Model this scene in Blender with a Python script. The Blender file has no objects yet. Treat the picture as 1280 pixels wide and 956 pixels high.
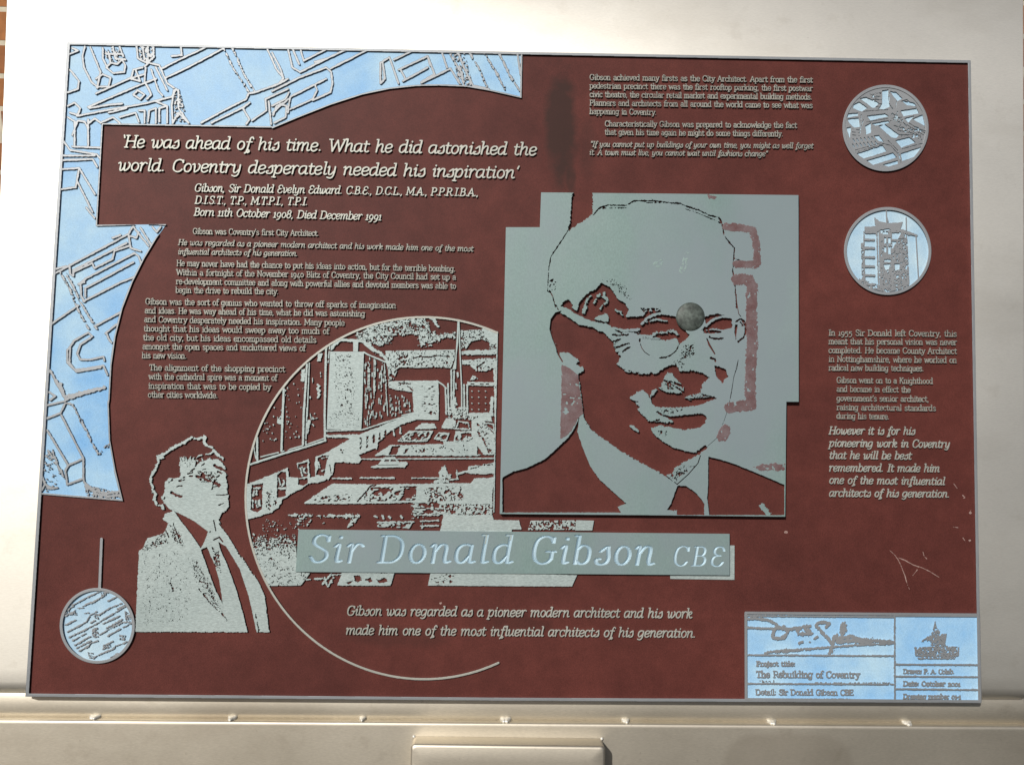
import bpy, math
import numpy as np
# ------------------------------------------------------------------ camera, world, sun, exposure
scene = bpy.context.scene
FOC = 1088.0                       # focal length in pixels of a 1280 wide picture
CX, CY = 640.0, 478.0
TILT = math.radians(16)            # the panel leans back a little
HALF = 0.6                         # half width of the plaque in metres
CENTRE = np.array([0.0, 0.0, 1.30])
SUN_DIR = np.array([-0.38, -0.65, 0.655])     # towards the sun (world)
SUN_STRENGTH = 5.0
SKY_STRENGTH = 0.05

_corners_px = [(84, 53), (1213, 76), (1226, 878), (32, 870)]
_A = []
for (x, y), (u, v) in zip([(-1, 1), (1, 1), (1, -1), (-1, -1)], _corners_px):
    _A.append([x, y, 1, 0, 0, 0, -u*x, -u*y, -u])
    _A.append([0, 0, 0, x, y, 1, -v*x, -v*y, -v])
_H = np.linalg.svd(np.array(_A, float))[2][-1].reshape(3, 3)
_B = np.linalg.inv(np.array([[FOC, 0, CX], [0, FOC, CY], [0, 0, 1.0]])) @ _H
_a, _b, _t = _B[:, 0], _B[:, 1], _B[:, 2]
if _t[2] < 0: _a, _b, _t = -_a, -_b, -_t
_t = _t * HALF / np.linalg.norm(_a)
_eu = _a / np.linalg.norm(_a); _ev = _b / np.linalg.norm(_b)
_m = (_eu + _ev) / np.linalg.norm(_eu + _ev); _d = (_eu - _ev) / np.linalg.norm(_eu - _ev)
_eu = (_m + _d) / math.sqrt(2); _ev = (_m - _d) / math.sqrt(2)
_R = np.stack([_eu, _ev, np.cross(_eu, _ev)], 1)       # panel frame (right, up, out) -> camera
_C = -_R.T @ _t
_ct, _st = math.cos(TILT), math.sin(TILT)
def panel_dir(p):
    p = np.asarray(p, float); u, v, w = p[..., 0], p[..., 1], p[..., 2]
    y0, z0 = -w, v
    return np.stack([u, _ct*y0 + _st*z0, _ct*z0 - _st*y0], -1)
def to_world(p): return panel_dir(p) + CENTRE
def W(px, py, h=0.0):
    """the point of the panel, h metres proud of it, that a mark of the photograph belongs to"""
    px = np.asarray(px, float); py = np.asarray(py, float)
    d = np.stack([(px-CX)/FOC, (py-CY)/FOC, np.ones_like(px)], -1) @ _R
    s = (h - _C[2]) / d[..., 2]
    return _C + d * s[..., None]          # panel coordinates

from mathutils import Matrix, Vector
cam = bpy.data.cameras.new('camera'); cam_o = bpy.data.objects.new('camera', cam)
scene.collection.objects.link(cam_o)
cam.sensor_fit = 'HORIZONTAL'; cam.sensor_width = 36.0; cam.lens = FOC/1280*36.0
cam.clip_start = 0.01; cam.clip_end = 200
_r = panel_dir(_R.T @ np.array([1., 0, 0])); _up = panel_dir(_R.T @ np.array([0, -1., 0])); _bk = panel_dir(_R.T @ np.array([0, 0, -1.]))
_cw = to_world(_C)
cam_o.matrix_world = Matrix(((_r[0], _up[0], _bk[0], _cw[0]), (_r[1], _up[1], _bk[1], _cw[1]), (_r[2], _up[2], _bk[2], _cw[2]), (0, 0, 0, 1)))
scene.camera = cam_o

SUN_DIR = SUN_DIR / np.linalg.norm(SUN_DIR)
world = bpy.data.worlds.new('World'); scene.world = world; world.use_nodes = True
wn = world.node_tree; bg = wn.nodes['Background']
sky = wn.nodes.new('ShaderNodeTexSky'); sky.sky_type = 'NISHITA'; sky.sun_disc = False
sky.sun_elevation = math.asin(SUN_DIR[2]); sky.sun_rotation = math.atan2(SUN_DIR[0], SUN_DIR[1])
sky.air_density = 1.0; sky.dust_density = 3.0; sky.ozone_density = 1.0
wn.links.new(sky.outputs[0], bg.inputs[0]); bg.inputs[1].default_value = SKY_STRENGTH
sun = bpy.data.lights.new('sun', 'SUN'); sun.energy = SUN_STRENGTH; sun.angle = math.radians(0.5); sun.color = (1.0, 0.965, 0.91)
sun_o = bpy.data.objects.new('sun', sun); scene.collection.objects.link(sun_o)
sun_o.rotation_euler = Vector(-SUN_DIR).to_track_quat('-Z', 'Y').to_euler()
sun_o.location = Vector(to_world(_C)) + Vector(SUN_DIR)*3
scene.view_settings.view_transform = 'Standard'; scene.view_settings.look = 'None'
scene.view_settings.gamma = 1.0; scene.view_settings.use_curve_mapping = False
scene.view_settings.exposure = -0.25

# ------------------------------------------------------------------ materials
def new_mat(name):
    m = bpy.data.materials.new(name); m.use_nodes = True
    nt = m.node_tree; return m, nt, nt.nodes['Principled BSDF']
def ramp(nt, src, stops):
    r = nt.nodes.new('ShaderNodeValToRGB'); cr = r.color_ramp
    while len(cr.elements) < len(stops): cr.elements.new(0.5)
    for e, (p, c) in zip(cr.elements, stops):
        e.position = p; e.color = (c[0], c[1], c[2], 1) if hasattr(c, '__len__') else (c, c, c, 1)
    nt.links.new(src, r.inputs[0]); return r
def noise(nt, scale, detail=4, rough=0.55, stretch=None):
    tc = nt.nodes.new('ShaderNodeTexCoord'); mp = nt.nodes.new('ShaderNodeMapping')
    if stretch: mp.inputs['Scale'].default_value = stretch
    n = nt.nodes.new('ShaderNodeTexNoise'); n.inputs['Scale'].default_value = scale
    n.inputs['Detail'].default_value = detail; n.inputs['Roughness'].default_value = rough
    nt.links.new(tc.outputs['Object'], mp.inputs[0]); nt.links.new(mp.outputs[0], n.inputs[0]); return n
def mix(nt, fac, a, b, mode='MIX'):
    m = nt.nodes.new('ShaderNodeMix'); m.data_type = 'RGBA'; m.blend_type = mode
    for s, v in ((m.inputs[0], fac), (m.inputs[6], a), (m.inputs[7], b)):
        if hasattr(v, 'is_linked'): nt.links.new(v, s)
        elif hasattr(v, '__len__'): s.default_value = (v[0], v[1], v[2], 1)
        else: s.default_value = v
    return m.outputs[2]
def bump(nt, b, src, strength, dist):
    n = nt.nodes.new('ShaderNodeBump'); n.inputs['Strength'].default_value = strength; n.inputs['Distance'].default_value = dist
    nt.links.new(src, n.inputs['Height']); nt.links.new(n.outputs[0], b.inputs['Normal'])
    return n

def metal_mat(name, c1, c2, metallic, r0, r1, grain=(9, 9, 9), bscale=420, bstr=0.25, big=7, amp=0.16, drift=None, grime=None, painted_reflection=None):
    m, nt, b = new_mat(name)
    n1 = noise(nt, big, 5, 0.6); n2 = noise(nt, bscale, 3, 0.6, grain)
    r = ramp(nt, n1.outputs[0], [(0.3, c1), (0.7, c2)])
    g = ramp(nt, n2.outputs[0], [(0.3, 1-amp*1.25), (0.7, 1+amp*0.75)])
    col = mix(nt, 1.0, r.outputs[0], g.outputs[0], 'MULTIPLY')
    if drift:                                   # slow patchy drift of tone over the plate
        nd = noise(nt, 3.3, 5, 0.6, (1.6, 1, 0.8)); rd = ramp(nt, nd.outputs[0], [(0.42, 0.0), (0.60, 0.85)])
        col = mix(nt, rd.outputs[0], col, drift)
    if grime:                                   # old grime: blotches and fine specks
        for sc, lo, hi, amt, st in ((5.5, 0.52, 0.72, 0.38, (0.6, 1, 1.4)), (26, 0.60, 0.72, 0.30, None), (150, 0.66, 0.74, 0.55, None)):
            ng = noise(nt, sc, 6, 0.65, st); rg = ramp(nt, ng.outputs[0], [(lo, 0.0), (hi, amt)])
            col = mix(nt, rg.outputs[0], col, grime)
    if painted_reflection:  # dark rounded reflection painted into the base colour, borrowing the grime tone
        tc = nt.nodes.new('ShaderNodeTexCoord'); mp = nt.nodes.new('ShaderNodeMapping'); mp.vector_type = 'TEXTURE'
        p = to_world(W(painted_reflection[0], painted_reflection[1], 0.0)) - CENTRE
        mp.inputs['Location'].default_value = tuple(p); mp.inputs['Rotation'].default_value = (-TILT, 0, 0); mp.inputs['Scale'].default_value = (painted_reflection[2], 1.0, painted_reflection[3])
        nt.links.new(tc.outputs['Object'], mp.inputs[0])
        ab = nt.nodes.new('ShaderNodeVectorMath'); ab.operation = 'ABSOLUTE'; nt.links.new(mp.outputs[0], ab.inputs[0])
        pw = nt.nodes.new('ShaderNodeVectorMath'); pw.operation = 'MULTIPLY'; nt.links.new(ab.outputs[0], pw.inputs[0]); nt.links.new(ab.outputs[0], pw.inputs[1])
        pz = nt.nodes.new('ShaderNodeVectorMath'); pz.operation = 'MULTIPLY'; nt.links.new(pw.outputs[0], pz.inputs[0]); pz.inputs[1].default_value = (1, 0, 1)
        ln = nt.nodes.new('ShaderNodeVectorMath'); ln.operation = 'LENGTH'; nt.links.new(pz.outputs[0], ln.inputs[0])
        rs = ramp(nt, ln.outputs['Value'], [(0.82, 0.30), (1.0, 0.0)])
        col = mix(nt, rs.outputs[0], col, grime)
    nt.links.new(col, b.inputs['Base Color'])
    b.inputs['Metallic'].default_value = metallic
    rr = ramp(nt, n1.outputs[0], [(0.3, r0), (0.7, r1)]); nt.links.new(rr.outputs[0], b.inputs['Roughness'])
    bump(nt, b, n2.outputs[0], bstr, 0.0004)
    return m

def red_mat(name, base, dark):
    m, nt, b = new_mat(name)
    n1 = noise(nt, 5, 6, 0.62); n2 = noise(nt, 900, 3, 0.6); n3 = noise(nt, 38, 4, 0.6)
    r = ramp(nt, n1.outputs[0], [(0.3, dark), (0.68, base)])
    g = ramp(nt, n2.outputs[0], [(0.3, 0.72), (0.7, 1.22)])
    g3 = ramp(nt, n3.outputs[0], [(0.35, 0.88), (0.65, 1.08)])
    col = mix(nt, 1.0, r.outputs[0], g.outputs[0], 'MULTIPLY'); col = mix(nt, 1.0, col, g3.outputs[0], 'MULTIPLY')
    # an old dark smear that runs down the paint above the portrait, and a smaller one near the foot
    tc = nt.nodes.new('ShaderNodeTexCoord')
    for (px, py, rx, rz, amt) in ((702, 158, 0.025, 0.088, 0.8), (714, 222, 0.008, 0.03, 0.6), (735, 185, 0.014, 0.05, 0.25), (645, 778, 0.05, 0.018, 0.35), (500, 795, 0.09, 0.016, 0.3), (1075, 850, 0.1, 0.05, 0.15)):
        p = to_world(W(px, py, 0.006)) - CENTRE
        mp = nt.nodes.new('ShaderNodeMapping'); mp.vector_type = 'TEXTURE'
        mp.inputs['Location'].default_value = tuple(p); mp.inputs['Rotation'].default_value = (-TILT, 0, 0)
        mp.inputs['Scale'].default_value = (rx, 0.1, rz)
        nt.links.new(tc.outputs['Object'], mp.inputs[0])
        wob = nt.nodes.new('ShaderNodeVectorMath'); wob.operation = 'MULTIPLY_ADD'
        nt.links.new(n3.outputs['Color'], wob.inputs[0]); wob.inputs[1].default_value = (1.0, 0, 1.0)
        nt.links.new(mp.outputs[0], wob.inputs[2])
        sh = nt.nodes.new('ShaderNodeVectorMath'); sh.operation = 'SUBTRACT'; sh.inputs[1].default_value = (0.5, 0, 0.5)
        nt.links.new(wob.outputs[0], sh.inputs[0])
        ln = nt.nodes.new('ShaderNodeVectorMath'); ln.operation = 'LENGTH'; nt.links.new(sh.outputs[0], ln.inputs[0])
        rr = ramp(nt, ln.outputs['Value'], [(0.55, amt), (1.05, 0.0)])
        col = mix(nt, rr.outputs[0], col, (0.030, 0.016, 0.013))
    nt.links.new(col, b.inputs['Base Color'])
    b.inputs['Roughness'].default_value = 0.55
    b.inputs['Specular IOR Level'].default_value = 0.14
    bump(nt, b, n2.outputs[0], 0.35, 0.0003)
    return m

M_SHEET = metal_mat('brushed_steel', (0.78, 0.75, 0.68), (0.85, 0.82, 0.745), 1.0, 0.51, 0.54, (1.2, 9, 9), 170, 0.10, 3, amp=0.05, grime=(0.60, 0.56, 0.48))
M_LOWER = metal_mat('dull_steel', (0.55, 0.505, 0.42), (0.63, 0.58, 0.49), 1.0, 0.52, 0.57, (1.2, 9, 9), 170, 0.12, 4, amp=0.08, grime=(0.36, 0.31, 0.245), painted_reflection=(985, 985, 0.086, 0.070))
M_RELIEF = metal_mat('etched_zinc', (0.30, 0.365, 0.36), (0.38, 0.44, 0.43), 0.3, 0.5, 0.62, (2, 9, 9), 120, 0.3, 9, amp=0.22)
M_PORTRAIT = metal_mat('portrait_zinc', (0.160, 0.240, 0.228), (0.215, 0.288, 0.278), 0.22, 0.5, 0.62, (6, 9, 3), 90, 0.10, 5, amp=0.09, drift=(0.195, 0.240, 0.260))
M_EDGE = metal_mat('plate_edge', (0.235, 0.25, 0.265), (0.30, 0.315, 0.33), 0.4, 0.45, 0.55, amp=0.2)
M_LETTER = metal_mat('letter_metal', (0.33, 0.335, 0.30), (0.42, 0.42, 0.38), 0.4, 0.5, 0.6, amp=0.2)
M_RED = red_mat('oxide_red_paint', (0.107, 0.0295, 0.0235), (0.074, 0.0212, 0.0175))
M_BLUE = metal_mat('pale_blue_enamel', (0.175, 0.39, 0.67), (0.38, 0.56, 0.69), 0.0, 0.42, 0.5, (9, 9, 9), 90, 0.10, 13, amp=0.13); M_BLUE.node_tree.nodes['Principled BSDF'].inputs['Specular IOR Level'].default_value = 0.25
M_PALE = metal_mat('pale_silver_blue', (0.30, 0.47, 0.62), (0.44, 0.58, 0.66), 0.0, 0.42, 0.5, (9, 9, 9), 90, 0.10, 25, amp=0.13)
M_SMALL = metal_mat('weathered_letter_metal', (0.235, 0.23, 0.205), (0.315, 0.31, 0.275), 0.3, 0.5, 0.6, amp=0.2)
M_SCUFF = metal_mat('scuffed_zinc', (0.21, 0.295, 0.28), (0.27, 0.345, 0.325), 0.2, 0.5, 0.6)
M_GROOVE = metal_mat('bright_cut_metal', (0.36, 0.50, 0.58), (0.44, 0.57, 0.64), 0.3, 0.4, 0.5, (9, 9, 9), 200, 0.1, 20, amp=0.1)
M_FADED = metal_mat('worn_red_paint', (0.105, 0.046, 0.046), (0.155, 0.115, 0.12), 0.1, 0.55, 0.65, (9, 9, 9), 70, 0.2, 70, amp=0.2)
M_SCRATCH = metal_mat('scratched_paint', (0.22, 0.12, 0.105), (0.36, 0.26, 0.23), 0.1, 0.6, 0.7, (9, 9, 9), 300, 0.2, 200)
M_STUD = metal_mat('stained_stud', (0.022, 0.028, 0.024), (0.115, 0.140, 0.125), 0.2, 0.5, 0.65, (9, 9, 9), 30, 0.4, 75, amp=0.35)
M_WELD = metal_mat('weld_bead', (0.72, 0.70, 0.64), (0.84, 0.82, 0.76), 0.6, 0.4, 0.5, (9, 9, 9), 300, 0.6, 150)

# ------------------------------------------------------------------ scene graph helpers
def link(o): scene.collection.objects.link(o); return o
def thing(name, label, cat, loc):
    o = bpy.data.objects.new(name, None); o.empty_display_size = 0.05
    o.location = Vector(loc); o['label'] = label; o['category'] = cat
    return link(o)
def mesh_obj(name, verts, faces, mat, parent=None, label=None, smooth=False):
    """verts are panel coordinates; the mesh is stored relative to CENTRE"""
    v = panel_dir(np.asarray(verts, float))
    me = bpy.data.meshes.new(name)
    if isinstance(faces, tuple):                       # flat index / loop start / loop total arrays
        idx, start = faces
        me.vertices.add(len(v)); me.vertices.foreach_set('co', v.astype(np.float32).ravel())
        me.loops.add(len(idx)); me.loops.foreach_set('vertex_index', idx.astype(np.int32))
        me.polygons.add(len(start)); me.polygons.foreach_set('loop_start', start.astype(np.int32))
        me.update(calc_edges=True)
    else:
        me.from_pydata([tuple(p) for p in v], [], faces)
    me.validate()
    if smooth: me.polygons.foreach_set('use_smooth', [True]*len(me.polygons))
    me.materials.append(mat)
    o = bpy.data.objects.new(name, me); link(o)
    if parent is None: o.location = Vector(CENTRE)
    else:
        o.parent = parent
        off = Vector(CENTRE)
        q = parent
        while q is not None: off = off - q.location; q = q.parent
        o.location = off
    if label: o['label'] = label
    return o
# ------------------------------------------------------------------ relief fields: etched two-level artwork
ZK = {'P': (0, 0, 1), 'A': (0, 0, 3.542), 'B': (340, 0, 3.542), 'C': (700, 0, 3.542), 'E': (0, 260, 3.984), 'F': (0, 480, 3.984), 'G': (0, 700, 3.734),
 'S': (290, 380, 3.542), 'S2': (290, 600, 3.542), 'p3': (610, 220, 5.795), 'p4': (800, 220, 5.795), 'p5': (610, 370, 5.795), 'p6': (800, 370, 5.795),
 'p7': (610, 510, 5.795), 'p8': (800, 510, 5.795), 'X': (1020, 400, 4.904), 'N': (340, 640, 4.267), 'N2': (620, 640, 4.0), 'M': (150, 530, 3.54),
 'R1': (1040, 100, 6.829), 'R2': (1040, 250, 7.357), 'R3': (70, 730, 9.105), 't1': (170, 280, 5.795), 't2': (380, 280, 5.795), 't3': (170, 420, 5.795),
 't4': (720, 80, 7.969), 't5': (870, 80, 7.969), 't6': (1025, 520, 5.976), 't7': (420, 740, 5.333), 't8': (640, 740, 5.333), 'u1': (925, 755, 6.4),
 'u2': (1105, 755, 7.357), 's1': (290, 380, 6.828), 's2': (460, 380, 6.828), 's3': (290, 510, 6.372), 's4': (460, 510, 6.372), 'h1': (690, 340, 9.107),
 'h2': (780, 370, 7.353), 'h3': (780, 450, 7.353), 'm1': (180, 540, 9.558), 'v': (1100, 620, 7.083)}
def q(s):
    out = []; z = ZK['P']
    for tok in s.split():
        if tok in ZK: z = ZK[tok]; continue
        a, b = tok.split(','); out.append((z[0]+float(a)/z[2], z[1]+float(b)/z[2]))
    return np.array(out)
def qs(s):
    """several lines, each 'Zoom x,y x,y ...', separated by ;  the zoom key carries over"""
    out = []; key = 'P'
    for part in s.replace('\n', ' ').split(';'):
        toks = part.split()
        if not toks: continue
        if toks[0] in ZK: key = toks[0]
        else: toks = [key] + toks
        for t in toks:
            if t in ZK: key = t
        out.append(q(' '.join(toks)))
    return out
def smooth_line(p, n=6, closed=False):
    p = np.asarray(p, float)
    if len(p) < 3: return p
    if closed: e = np.concatenate([p[-1:], p, p[:2]])
    else: e = np.concatenate([2*p[:1]-p[1:2], p, 2*p[-1:]-p[-2:-1]])
    t = np.linspace(0, 1, n, endpoint=False)[:, None]; out = []
    for i in range(len(e)-3):
        a, b, c, d = e[i:i+4]
        out.append(0.5*((2*b) + (c-a)*t + (2*a-5*b+4*c-d)*t**2 + (3*b-a-3*c+d)*t**3))
    if not closed: out.append(p[-1:])
    return np.concatenate(out)
rng = np.random.default_rng(7)
def value_noise(X, Y, cell, ax=1.0, ang=0.0):
    if ang: X, Y = X*math.cos(ang)+Y*math.sin(ang), -X*math.sin(ang)+Y*math.cos(ang)
    gx = X/(cell*ax); gy = Y/cell
    x0 = math.floor(gx.min())-1; y0 = math.floor(gy.min())-1
    t = rng.standard_normal((int(gy.max()-y0)+3, int(gx.max()-x0)+3))
    ix = np.floor(gx).astype(int); iy = np.floor(gy).astype(int)
    fx = gx-ix; fy = gy-iy; fx = fx*fx*(3-2*fx); fy = fy*fy*(3-2*fy); ix -= x0; iy -= y0
    return ((t[iy, ix]*(1-fx)+t[iy, ix+1]*fx)*(1-fy)+(t[iy+1, ix]*(1-fx)+t[iy+1, ix+1]*fx)*fy)*1.5
class Field:
    PAD = 3.0
    def __init__(s, x0, y0, x1, y1, res=0.5):
        s.x0, s.y0, s.res = x0, y0, res
        s.nx = int(math.ceil((x1-x0)/res))+1; s.ny = int(math.ceil((y1-y0)/res))+1
        s.xs = x0+np.arange(s.nx)*res; s.ys = y0+np.arange(s.ny)*res
        s.f = np.full((s.ny, s.nx), -s.PAD); s._n = {}
    def noise(s, cell=1.6, ax=1.0, ang=0.0):
        k = (cell, ax, ang)
        if k not in s._n: s._n[k] = value_noise(*np.meshgrid(s.xs, s.ys), cell, ax, ang)
        return s._n[k]
    def win(s, p, pad):
        i0 = max(0, int((p[:, 0].min()-pad-s.x0)/s.res)); i1 = min(s.nx, int((p[:, 0].max()+pad-s.x0)/s.res)+2)
        j0 = max(0, int((p[:, 1].min()-pad-s.y0)/s.res)); j1 = min(s.ny, int((p[:, 1].max()+pad-s.y0)/s.res)+2)
        if i1 <= i0 or j1 <= j0: return None
        return (slice(j0, j1), slice(i0, i1))
    def _dist(s, w, p, closed, widths=None, ys=1.0):
        X, Y = np.meshgrid(s.xs[w[1]], s.ys[w[0]])
        best = np.full(X.shape, 1e9); n = len(p); inside = np.zeros(X.shape, bool)
        for i in range(n if closed else n-1):
            a = p[i]; b = p[(i+1) % n]; d = b-a; L = d@d
            t = np.clip(((X-a[0])*d[0]+(Y-a[1])*d[1])/max(L, 1e-9), 0, 1)
            dd = np.hypot(X-a[0]-t*d[0], (Y-a[1]-t*d[1])*ys)
            if widths is not None: dd = dd-(widths[i]+(widths[i+1]-widths[i])*t)
            np.minimum(best, dd, out=best)
            if closed and a[1] != b[1]:
                c = (a[1] > Y) != (b[1] > Y)
                inside ^= c & (X < (b[0]-a[0])*(Y-a[1])/(b[1]-a[1])+a[0])
        return np.where(inside, best, -best) if closed else -best
    def _rough(s, w, sd, rough):
        if rough: sd = sd+rough*(0.6*s.noise(1.0)[w]+0.6*s.noise(1.9)[w]+0.5*s.noise(4.0)[w])
        return sd
    def poly(s, p, rough=0.0, sub=False, fill=None, grow=0.0, cell=1.5, ax=1.0, ang=0.0, k=1.4):
        """fill: None = solid; a number 0..1 or a function(x, y) = share of metal left in a speckled area"""
        if isinstance(p, str): p = q(p)
        w = s.win(p, s.PAD+grow)
        if w is None: return
        sd = s._rough(w, s._dist(w, p, True)+grow, rough)
        if fill is not None:
            X, Y = np.meshgrid(s.xs[w[1]], s.ys[w[0]])
            fl = fill(X, Y) if callable(fill) else np.full(X.shape, fill)
            th = (fl-0.5)*3.2
            sd = np.minimum(sd, k*(s.noise(cell, ax, ang)[w]*0.8+0.45*s.noise(cell*2.6, ax, ang)[w]+th))
        if sub: s.f[w] = np.minimum(s.f[w], -sd)
        else: s.f[w] = np.maximum(s.f[w], sd)
    def pits(s, p, amount, cell=1.4, ax=1.0, ang=0.0, soft=4.0):
        if isinstance(p, str): p = q(p)
        w = s.win(p, s.PAD)
        if w is None: return
        sd = s._dist(w, p, True)
        th = (amount-0.5)*3.2-np.clip(1-sd/soft, 0, 1)*1.2
        sd = np.minimum(sd, 1.3*(s.noise(cell, ax, ang)[w]*0.8+0.4*s.noise(cell*3)[w]+th))
        s.f[w] = np.minimum(s.f[w], -sd)
    def stroke(s, p, wd, rough=0.0, sub=False, sm=False, taper=None, dash=0.0, ys=1.0, closed=False):
        if isinstance(p, str): p = q(p)
        if sm: p = smooth_line(p, 5, closed)
        if closed: p = np.concatenate([p, p[:1]])
        w = s.win(p, s.PAD+wd)
        if w is None: return
        widths = None
        if taper: widths = np.interp(np.linspace(0, 1, len(p)), np.linspace(0, 1, len(taper)), taper)*wd/2
        sd = s._dist(w, p, False, widths, ys)+(0 if taper else wd/2)
        sd = s._rough(w, sd, rough)
        if dash: sd = np.minimum(sd, s.noise(2.2)[w]*0.8+1.3-dash*2)
        if sub: s.f[w] = np.minimum(s.f[w], -sd)
        else: s.f[w] = np.maximum(s.f[w], sd)
    def strokes(s, txt, wd, **k):
        for p in qs(txt): s.stroke(p, wd, **k)
    def polys(s, txt, **k):
        for p in qs(txt): s.poly(p, **k)
    def clip(s, p):
        if isinstance(p, str): p = q(p)
        s.f = np.minimum(s.f, s._dist((slice(0, s.ny), slice(0, s.nx)), p, True))
    def build(s, name, mat, top, base, parent, slope=0.35, label=None, dish=0.0):
        """marching squares: a flat top at height top, walls that flare by slope pixels down to base"""
        f = s.f.copy(); f[0, :] = f[-1, :] = -1; f[:, 0] = f[:, -1] = -1
        f[f == 0] = -1e-6
        ins = f > 0; ny, nx = f.shape
        case = ins[:-1, :-1]*1+ins[:-1, 1:]*2+ins[1:, 1:]*4+ins[1:, :-1]*8
        vid = {}; pts = []; count = 0
        gid = -np.ones((ny, nx), np.int64)                       # grid corners in use
        def rel(a, b): return a/(a-b)
        hx = ins[:, :-1] != ins[:, 1:]; jj, ii = np.nonzero(hx)
        hid = -np.ones((ny, nx), np.int64); hid[jj, ii] = np.arange(len(jj))
        t = rel(f[jj, ii], f[jj, ii+1]); hp = np.stack([ii+t, jj], 1); count = len(jj)
        vx = ins[:-1, :] != ins[1:, :]; jj, ii = np.nonzero(vx)
        vidg = -np.ones((ny, nx), np.int64); vidg[jj, ii] = count+np.arange(len(jj))
        t = rel(f[jj, ii], f[jj+1, ii]); vp = np.stack([ii, jj+t], 1); count += len(jj)
        nb = count
        # interior runs of full cells
        need = np.zeros((ny, nx), bool); runs = []
        full = case == 15
        if dish: full = np.zeros_like(full); FJ, FI = np.nonzero(case == 15)
        d = np.diff(np.pad(full.astype(np.int8), ((0, 0), (1, 1))), axis=1)
        rj, ra = np.nonzero(d == 1); _, rb = np.nonzero(d == -1)
        if dish: rj, ra, rb = FJ, FI, FI+1
        need[rj, ra] = need[rj+1, ra] = need[rj, rb] = need[rj+1, rb] = True
        part = (case > 0) & (case < 15); pj, pi = np.nonzero(part)
        for dj, di in ((0, 0), (0, 1), (1, 0), (1, 1)): need[pj+dj, pi+di] |= ins[pj+dj, pi+di]
        jj, ii = np.nonzero(need); gid[jj, ii] = count+np.arange(len(jj)); gp = np.stack([ii, jj], 1).astype(float); count += len(jj)
        pts = np.concatenate([hp, vp, gp]) if count else np.zeros((0, 2))
        polys = []; segs = []
        polys.append(np.stack([gid[rj, ra], gid[rj+1, ra], gid[rj+1, rb], gid[rj, rb]], 1))
        T = {1: [['c0', 'l', 't']], 2: [['c1', 't', 'r']], 4: [['c2', 'r', 'b']], 8: [['c3', 'b', 'l']],
             3: [['c0', 'l', 'r', 'c1']], 6: [['c1', 't', 'b', 'c2']], 12: [['c2', 'r', 'l', 'c3']], 9: [['c3', 'b', 't', 'c0']],
             7: [['c0', 'l', 'b', 'c2', 'c1']], 14: [['c1', 't', 'l', 'c3', 'c2']], 13: [['c2', 'r', 't', 'c0', 'c3']], 11: [['c3', 'b', 'r', 'c1', 'c0']],
             5: [['c0', 'l', 't'], ['c2', 'r', 'b']], 10: [['c1', 't', 'r'], ['c3', 'b', 'l']]}
        E = {'t': lambda j, i: hid[j, i], 'b': lambda j, i: hid[j+1, i], 'l': lambda j, i: vidg[j, i], 'r': lambda j, i: vidg[j, i+1],
             'c0': lambda j, i: gid[j, i], 'c1': lambda j, i: gid[j, i+1], 'c2': lambda j, i: gid[j+1, i+1], 'c3': lambda j, i: gid[j+1, i]}
        for c, lst in T.items():
            cj, ci = np.nonzero(case == c)
            if not len(cj): continue
            for pl in lst:
                polys.append(np.stack([E[k](cj, ci) for k in pl], 1))
                e = [k for k in pl if k[0] != 'c']; a = pl.index(e[0])
                segs.append(np.stack([E[e[0]](cj, ci), E[e[1]](cj, ci)], 1))
        # contour gradient for the flared walls
        gy, gx = np.gradient(f)
        bp = pts[:nb]; i0 = np.clip(np.round(bp[:, 0]).astype(int), 0, nx-1); j0 = np.clip(np.round(bp[:, 1]).astype(int), 0, ny-1)
        g = np.stack([gx[j0, i0], gy[j0, i0]], 1); g /= np.maximum(np.linalg.norm(g, axis=1, keepdims=True), 1e-6)
        low = bp-g*slope/s.res
        top_v = W(s.x0+pts[:, 0]*s.res, s.y0+pts[:, 1]*s.res, top)
        if dish and len(gp): top_v[nb:, 2] -= dish*np.maximum(f[gp[:, 1].astype(int), gp[:, 0].astype(int)], 0)
        low_v = W(s.x0+low[:, 0]*s.res, s.y0+low[:, 1]*s.res, base)
        verts = np.concatenate([top_v, low_v])
        if segs:
            sg = np.concatenate(segs)
            polys.append(np.stack([sg[:, 1], sg[:, 0], count+sg[:, 0], count+sg[:, 1]], 1))
        idx = np.concatenate([p.ravel() for p in polys]); tot = np.concatenate([np.full(len(p), p.shape[1]) for p in polys])
        start = np.concatenate([[0], np.cumsum(tot)[:-1]])
        used = np.unique(idx); remap = -np.ones(len(verts), np.int64); remap[used] = np.arange(len(used))
        return mesh_obj(name, verts[used], (remap[idx], start), mat, parent, label)
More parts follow.
